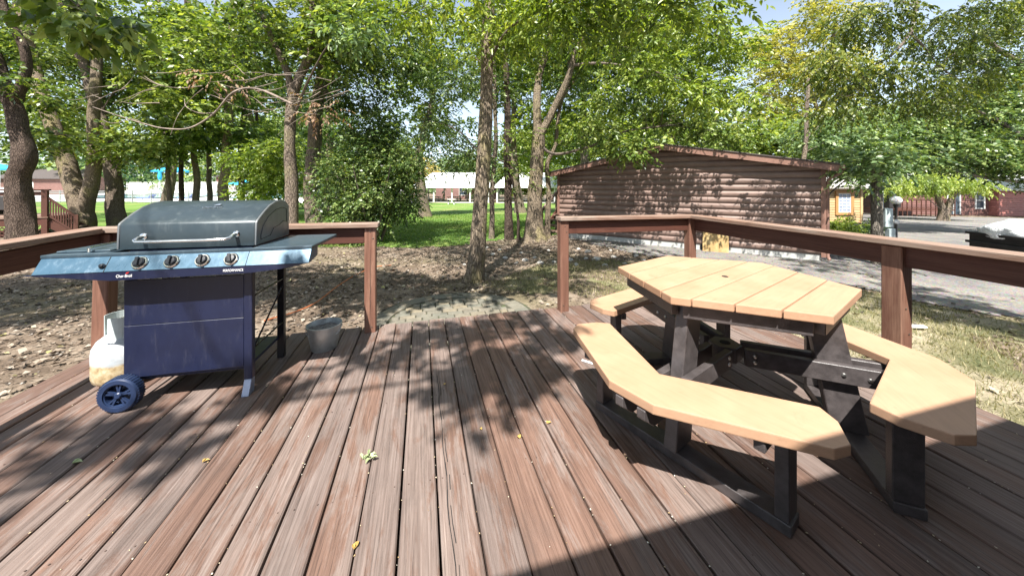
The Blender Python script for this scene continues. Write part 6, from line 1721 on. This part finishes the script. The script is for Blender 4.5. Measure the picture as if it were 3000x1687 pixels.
# red house across the drive
pinks = siding_mat("pink_red_siding", ((0.36, 0.13, 0.11), (0.44, 0.18, 0.15)), (0.5, 0.26, 0.22))
silver = simple("galvanised_roof", (0.50, 0.50, 0.49), 0.5, var=0.12, scale=2)
RY = 28.0
hx0, hx1 = at(2232, 520, RY).x, at(2490, 520, RY).x
RH = house("house", "dark red house with white windows and a pale metal roof across the drive", (hx0 + hx1)/2, RY, 0, hx1 - hx0, 6.0, 2.35, 1.2, darksid, silver,
      [(at(2246, 0, RY).x - (hx0 + hx1)/2, 1.50, 0.62, 1.35), (at(2463, 0, RY).x - (hx0 + hx1)/2, 1.25, 0.72, 1.25)], doors=[(at(2397, 0, RY).x - (hx0 + hx1)/2, 1.05, 1.9)])
PH = house("house", "pink red sided house end at the right edge across the drive", 43.4, RY - 0.55, R(0), 7.0, 7.0, 2.25, 1.2, pinks, silver, [])
# its porch deck
DP = thing("porch_deck", "red brown railed porch deck before the dark red house", "porch", (at(2330, 530, 25.2).x, 25.2, tz(31, 25.2)))
pw = 4.4
MB().box((0, 1.3, 0.50), (pw, 2.6, 0.10)).build("floor", M['rail_paint'], DP)
MB().box((0, 0.02, 1.28), (pw, 0.09, 0.05)).box((0, 0.0, 0.68), (pw, 0.05, 0.05)).build("rail", M['rail_paint'], DP)
bl_ = MB().box((0, 0, 0.65), (0.05, 0.05, 1.2)).mesh("baluster"); bl_.materials.append(M['rail_paint'])
for k in range(13): link("baluster", bl_, None, DP, (-pw/2 + 0.05 + k*(pw - 0.1)/12, 0.0, 0.0 if k % 4 == 0 else 0.02))
gg = at(2306, 512, 24.6)
BG = thing("porch_grill", "dark covered grill standing on the porch of the dark red house", "grill", (gg.x, 26.2, tz(31, 25.2) + 0.55))
MB().box((0, 0, 0.4), (0.9, 0.5, 0.7)).extr([(-0.28, 0.75), (0.28, 0.75), (0.2, 1.05), (-0.2, 1.05)], (0, 1, 0), (0, 0, 1), (-0.5, 0, 0), (1.0, 0, 0)).build("cover", polem, BG, bevel=0.03)

# ------------------------------------------------------------------ pool, fences, umbrellas
o = link("pool_deck", MB().add([(-82, 43, -0.05), (-25, 39, -0.05), (-22, 72, 1.25), (-84, 76, 1.25), (-82, 43, -0.6), (-25, 39, -0.6), (-22, 72, -0.6), (-84, 76, -0.6)], [(0, 1, 2, 3), (4, 7, 6, 5), (0, 4, 5, 1), (1, 5, 6, 2), (2, 6, 7, 3), (3, 7, 4, 0)]).mesh("pool_deck"), simple("bright_concrete", (0.66, 0.65, 0.62), 0.8, var=0.06, scale=1), None, (0, 0, -0.60)); props(o, kind='structure')
wat, nt, b = newmat("pool_water"); b.inputs["Base Color"].default_value = (0.12, 0.50, 0.62, 1); b.inputs["Roughness"].default_value = 0.05
bump(nt, b, noise_n(nt, mapping(nt, 'Object'), 1.5, 3, 0.5).outputs[0], 0.3, 0.1)
for i, (x0, x1, y0, y1) in enumerate([(-66, -47, 48, 57), (-41, -32, 47, 56)]):
    o = link("pool_water", MB().add([(x0, y0, -0.05 + (y0 - 41)*0.0406), (x1, y0, -0.05 + (y0 - 41)*0.0406), (x1, y1, -0.05 + (y1 - 41)*0.0406), (x0, y1, -0.05 + (y1 - 41)*0.0406)], [(0, 1, 2, 3)]).mesh("pool_water"), wat, None, (0, 0, -0.44)); props(o, kind='structure')
def fence(lab, A, Bp, z, h, gap, mat, pick=0.03, pw_=2.4):
    A = Vector((A[0], A[1], z)); Bp = Vector((Bp[0], Bp[1], z)); d = Bp - A; L = d.length; an = math.atan2(d.y, d.x)
    Fn = thing("fence", lab, "fence", A, an)
    for zz in (h*0.12, h*0.82, h*0.95):
        MB().box((L/2, 0, zz), (L, 0.05, 0.05)).build("rail", mat, Fn)
    pm = MB().box((0, 0, h/2), (0.07, 0.07, h + 0.06)).mesh("post"); pm.materials.append(mat)
    for k in range(int(L/pw_) + 1): link("post", pm, None, Fn, (k*pw_, 0, 0))
    km = MB().box((0, 0, h/2), (pick, 0.025, h)).mesh("picket"); km.materials.append(mat)
    n_ = int(L/gap)
    mb = MB(); cnt = 0
    for k in range(n_):
        if cnt < 240: link("picket", km, None, Fn, (L - (k + 0.5)*gap, 0.0, 0)); cnt += 1
        else: mb.box((L - (k + 0.5)*gap, 0, h/2), (pick, 0.025, h))
    if mb.v:
        o = mb.build("pickets", mat, Fn); o["kind"] = 'stuff'
greym = simple("grey_fence_metal", (0.34, 0.35, 0.36), 0.5, var=0.1)
fence("grey metal picket fence along the near side of the pool", (-64, 41.0), (-25.2, 38.0), -0.58, 1.45, 0.16, greym, 0.022)
fence("tall white picket fence along the far side of the pool", (-80, 69.5), (-22, 65.0), 0.42, 1.9, 0.26, whitetrim, 0.13)
ubl = simple("blue_canvas", (0.03, 0.36, 0.62), 0.7, var=0.1)
def umb(x, y, Y, r, hh, lab, closed=False):
    c = at(x, y, Y)
    U = thing("pool_umbrella", lab, "umbrella", (c.x, Y, -0.56), 0, "blue umbrellas round the pool")
    zt = c.z + 0.56
    MB().tube([(0, 0, 0), (0, 0, zt + 0.1)], 0.03, 8).build("pole", whitetrim, U)
    if closed: MB().lathe([(0.02, zt), (0.16, zt - 0.3), (0.24, zt - 1.2), (0.20, zt - 1.7), (0.02, zt - 1.6)], 14).build("canopy", ubl, U)
    else: MB().lathe([(0.0, zt), (r*0.5, zt - hh*0.42), (r, zt - hh*0.85), (r, zt - hh), (0, zt - hh*0.4)], 8).build("canopy", ubl, U)
umb(0, 412, 48, 2.0, 0.9, "open blue umbrella at the far left edge of the pool")
umb(402, 424, 50, 1.1, 1.7, "closed blue umbrella beside the open one past the thin trunk", True)
umb(432, 418, 52, 2.3, 0.95, "open blue umbrella beyond the thin trunks left of the grill")
umb(612, 452, 50, 2.0, 0.8, "open blue umbrella low behind the trunks above the grill lid")
loung = simple("lounger_blue", (0.10, 0.16, 0.42), 0.6, var=0.1)
for i, x in enumerate((300, 378, 478)):
    c = at(x, 496, 46); L_ = thing("pool_lounger", ("blue pool lounger behind the leaning grey trunk", "dark blue pool lounger right of the leaning grey trunk", "blue pool lounger behind the far slender trunks")[i], "lounger", (c.x, 45.5, -0.55))
    MB().box((0, 0, 0.35), (2.0, 0.7, 0.08)).box((0.8, 0, 0.6), (0.6, 0.7, 0.07), rotm(ry=R(-50))).build("seat", loung, L_)
    for a_ in (-0.85, 0.7):
        for b_ in (-0.3, 0.3): MB().box((a_, b_, 0.16), (0.05, 0.05, 0.32)).build("leg", whitetrim, L_)

# ------------------------------------------------------------------ neighbouring deck with stairs at the left
ND = thing("raised_deck", "raised red brown deck with lattice and a baluster stair at the left edge", "deck", (at(118, 600, 12.0).x, 12.0, tz(-17, 12.0) - 0.08), R(35))
dz = at(118, 548, 12.0).z - ND.location.z
MB().box((-3.0, 1.5, dz - 0.13), (6.0, 3.0, 0.26)).build("rim_board", M['rail_paint'], ND, bevel=0.005)
MB().box((-3.0, 1.5, dz + 0.015), (6.06, 3.06, 0.03)).build("floor", M['cap'], ND)
for x in (-0.06, -1.7, -3.3): MB().box((x, 0.06, dz/2 + 0.5), (0.14, 0.14, dz + 1.0)).build("post", M['rail_paint'], ND, bevel=0.005)
MB().box((-3.0, 0.06, dz + 1.0), (6.1, 0.16, 0.05)).box((-3.0, 0.06, dz + 0.86), (6.0, 0.04, 0.12)).build("top_rail", M['rail_paint'], ND)
mb = MB()
for k in range(46):
    x = -5.9 + k*0.13
    for s in (-1, 1):
        a_ = Vector((x, 0.02 + 0.006*s, 0.04)); b_ = Vector((x + s*(dz - 0.32), 0.02 + 0.006*s, dz - 0.28))
        if b_.x > 0 or b_.x < -6.0: continue
        mb.bar(a_, b_, 0.010, 0.035, up=(1, 0, 0))
o = mb.build("lattice", M['rail_paint'], ND); o["kind"] = 'stuff'
# stair runs down to the right
sx, sdz = 0.66, dz - 0.10
stp = 4
for k in range(stp):
    z = dz - (k + 1)*dz/(stp + 1); x = (k + 0.5)*sx/stp
    MB().box((x, 0.75, z), (0.20, 1.3, 0.04)).build("tread", M['cap'], ND)
for y in (0.08, 1.42):
    MB().bar((0, y, dz - 0.20), (sx + 0.05, y, -0.02), 0.05, 0.26).build("stringer", M['rail_paint'], ND)
MB().bar((0, 0.06, dz + 0.72), (sx, 0.06, 0.70), 0.08, 0.06).build("hand_rail", M['rail_paint'], ND)
MB().bar((0, 0.06, dz + 0.10), (sx, 0.06, 0.12), 0.05, 0.06).build("hand_rail", M['rail_paint'], ND)
MB().box((sx, 0.06, 0.40), (0.10, 0.10, 0.80)).build("post", M['rail_paint'], ND)
bl2 = MB().box((0, 0, 0.31), (0.035, 0.035, 0.60)).mesh("baluster"); bl2.materials.append(M['rail_paint'])
for k in range(1, 11):
    t = k/11
    link("baluster", bl2, None, ND, (t*sx, 0.06, (dz + 0.12)*(1 - t) + 0.14*t))
c = at(22, 520, 12.8)
SG = thing("deck_grill", "black and silver grill standing on the raised deck at the far left", "grill", (c.x - 0.1, 12.8, ND.location.z + dz + 0.04))
MB().box((0, 0, 0.45), (0.8, 0.5, 0.5)).build("cart", polem, SG, bevel=0.01)
MB().extr([(-0.28, 0.75), (0.28, 0.75), (0.28, 0.9), (0.1, 1.05), (-0.2, 1.02)], (0, 1, 0), (0, 0, 1), (-0.45, 0, 0), (0.9, 0, 0)).build("lid", silver, SG, bevel=0.01)
for s in (-1, 1): MB().box((s*0.35, 0, 0.1), (0.05, 0.4, 0.2)).build("leg", polem, SG)

# black steps by the left corner of the brown cabin
c0 = at(1392, 600, 12.2)
ST = thing("entry_steps", "dark steps with a pale leaning handrail at the cabin's left corner", "steps", G(c0.x + 0.05, 12.0), R(-35))
for k in range(4):
    MB().box((0.0, 0.30*k, 0.14 + 0.17*k), (1.0, 0.30, 0.05)).build("tread", M['cap'], ST)
for s in (-1, 1):
    MB().bar((s*0.5, -0.1, 0.05), (s*0.5, 1.1, 0.75), 0.05, 0.2).build("stringer", M['rail_paint'], ST)
MB().bar((-0.5, -0.15, 0.85), (-0.5, 1.1, 1.55), 0.07, 0.09).build("hand_rail", M['cap'], ST)
for y, z in ((-0.12, 0.85), (1.05, 1.55)): MB().box((-0.5, y, z/2), (0.08, 0.08, z)).build("post", M['cap'], ST)
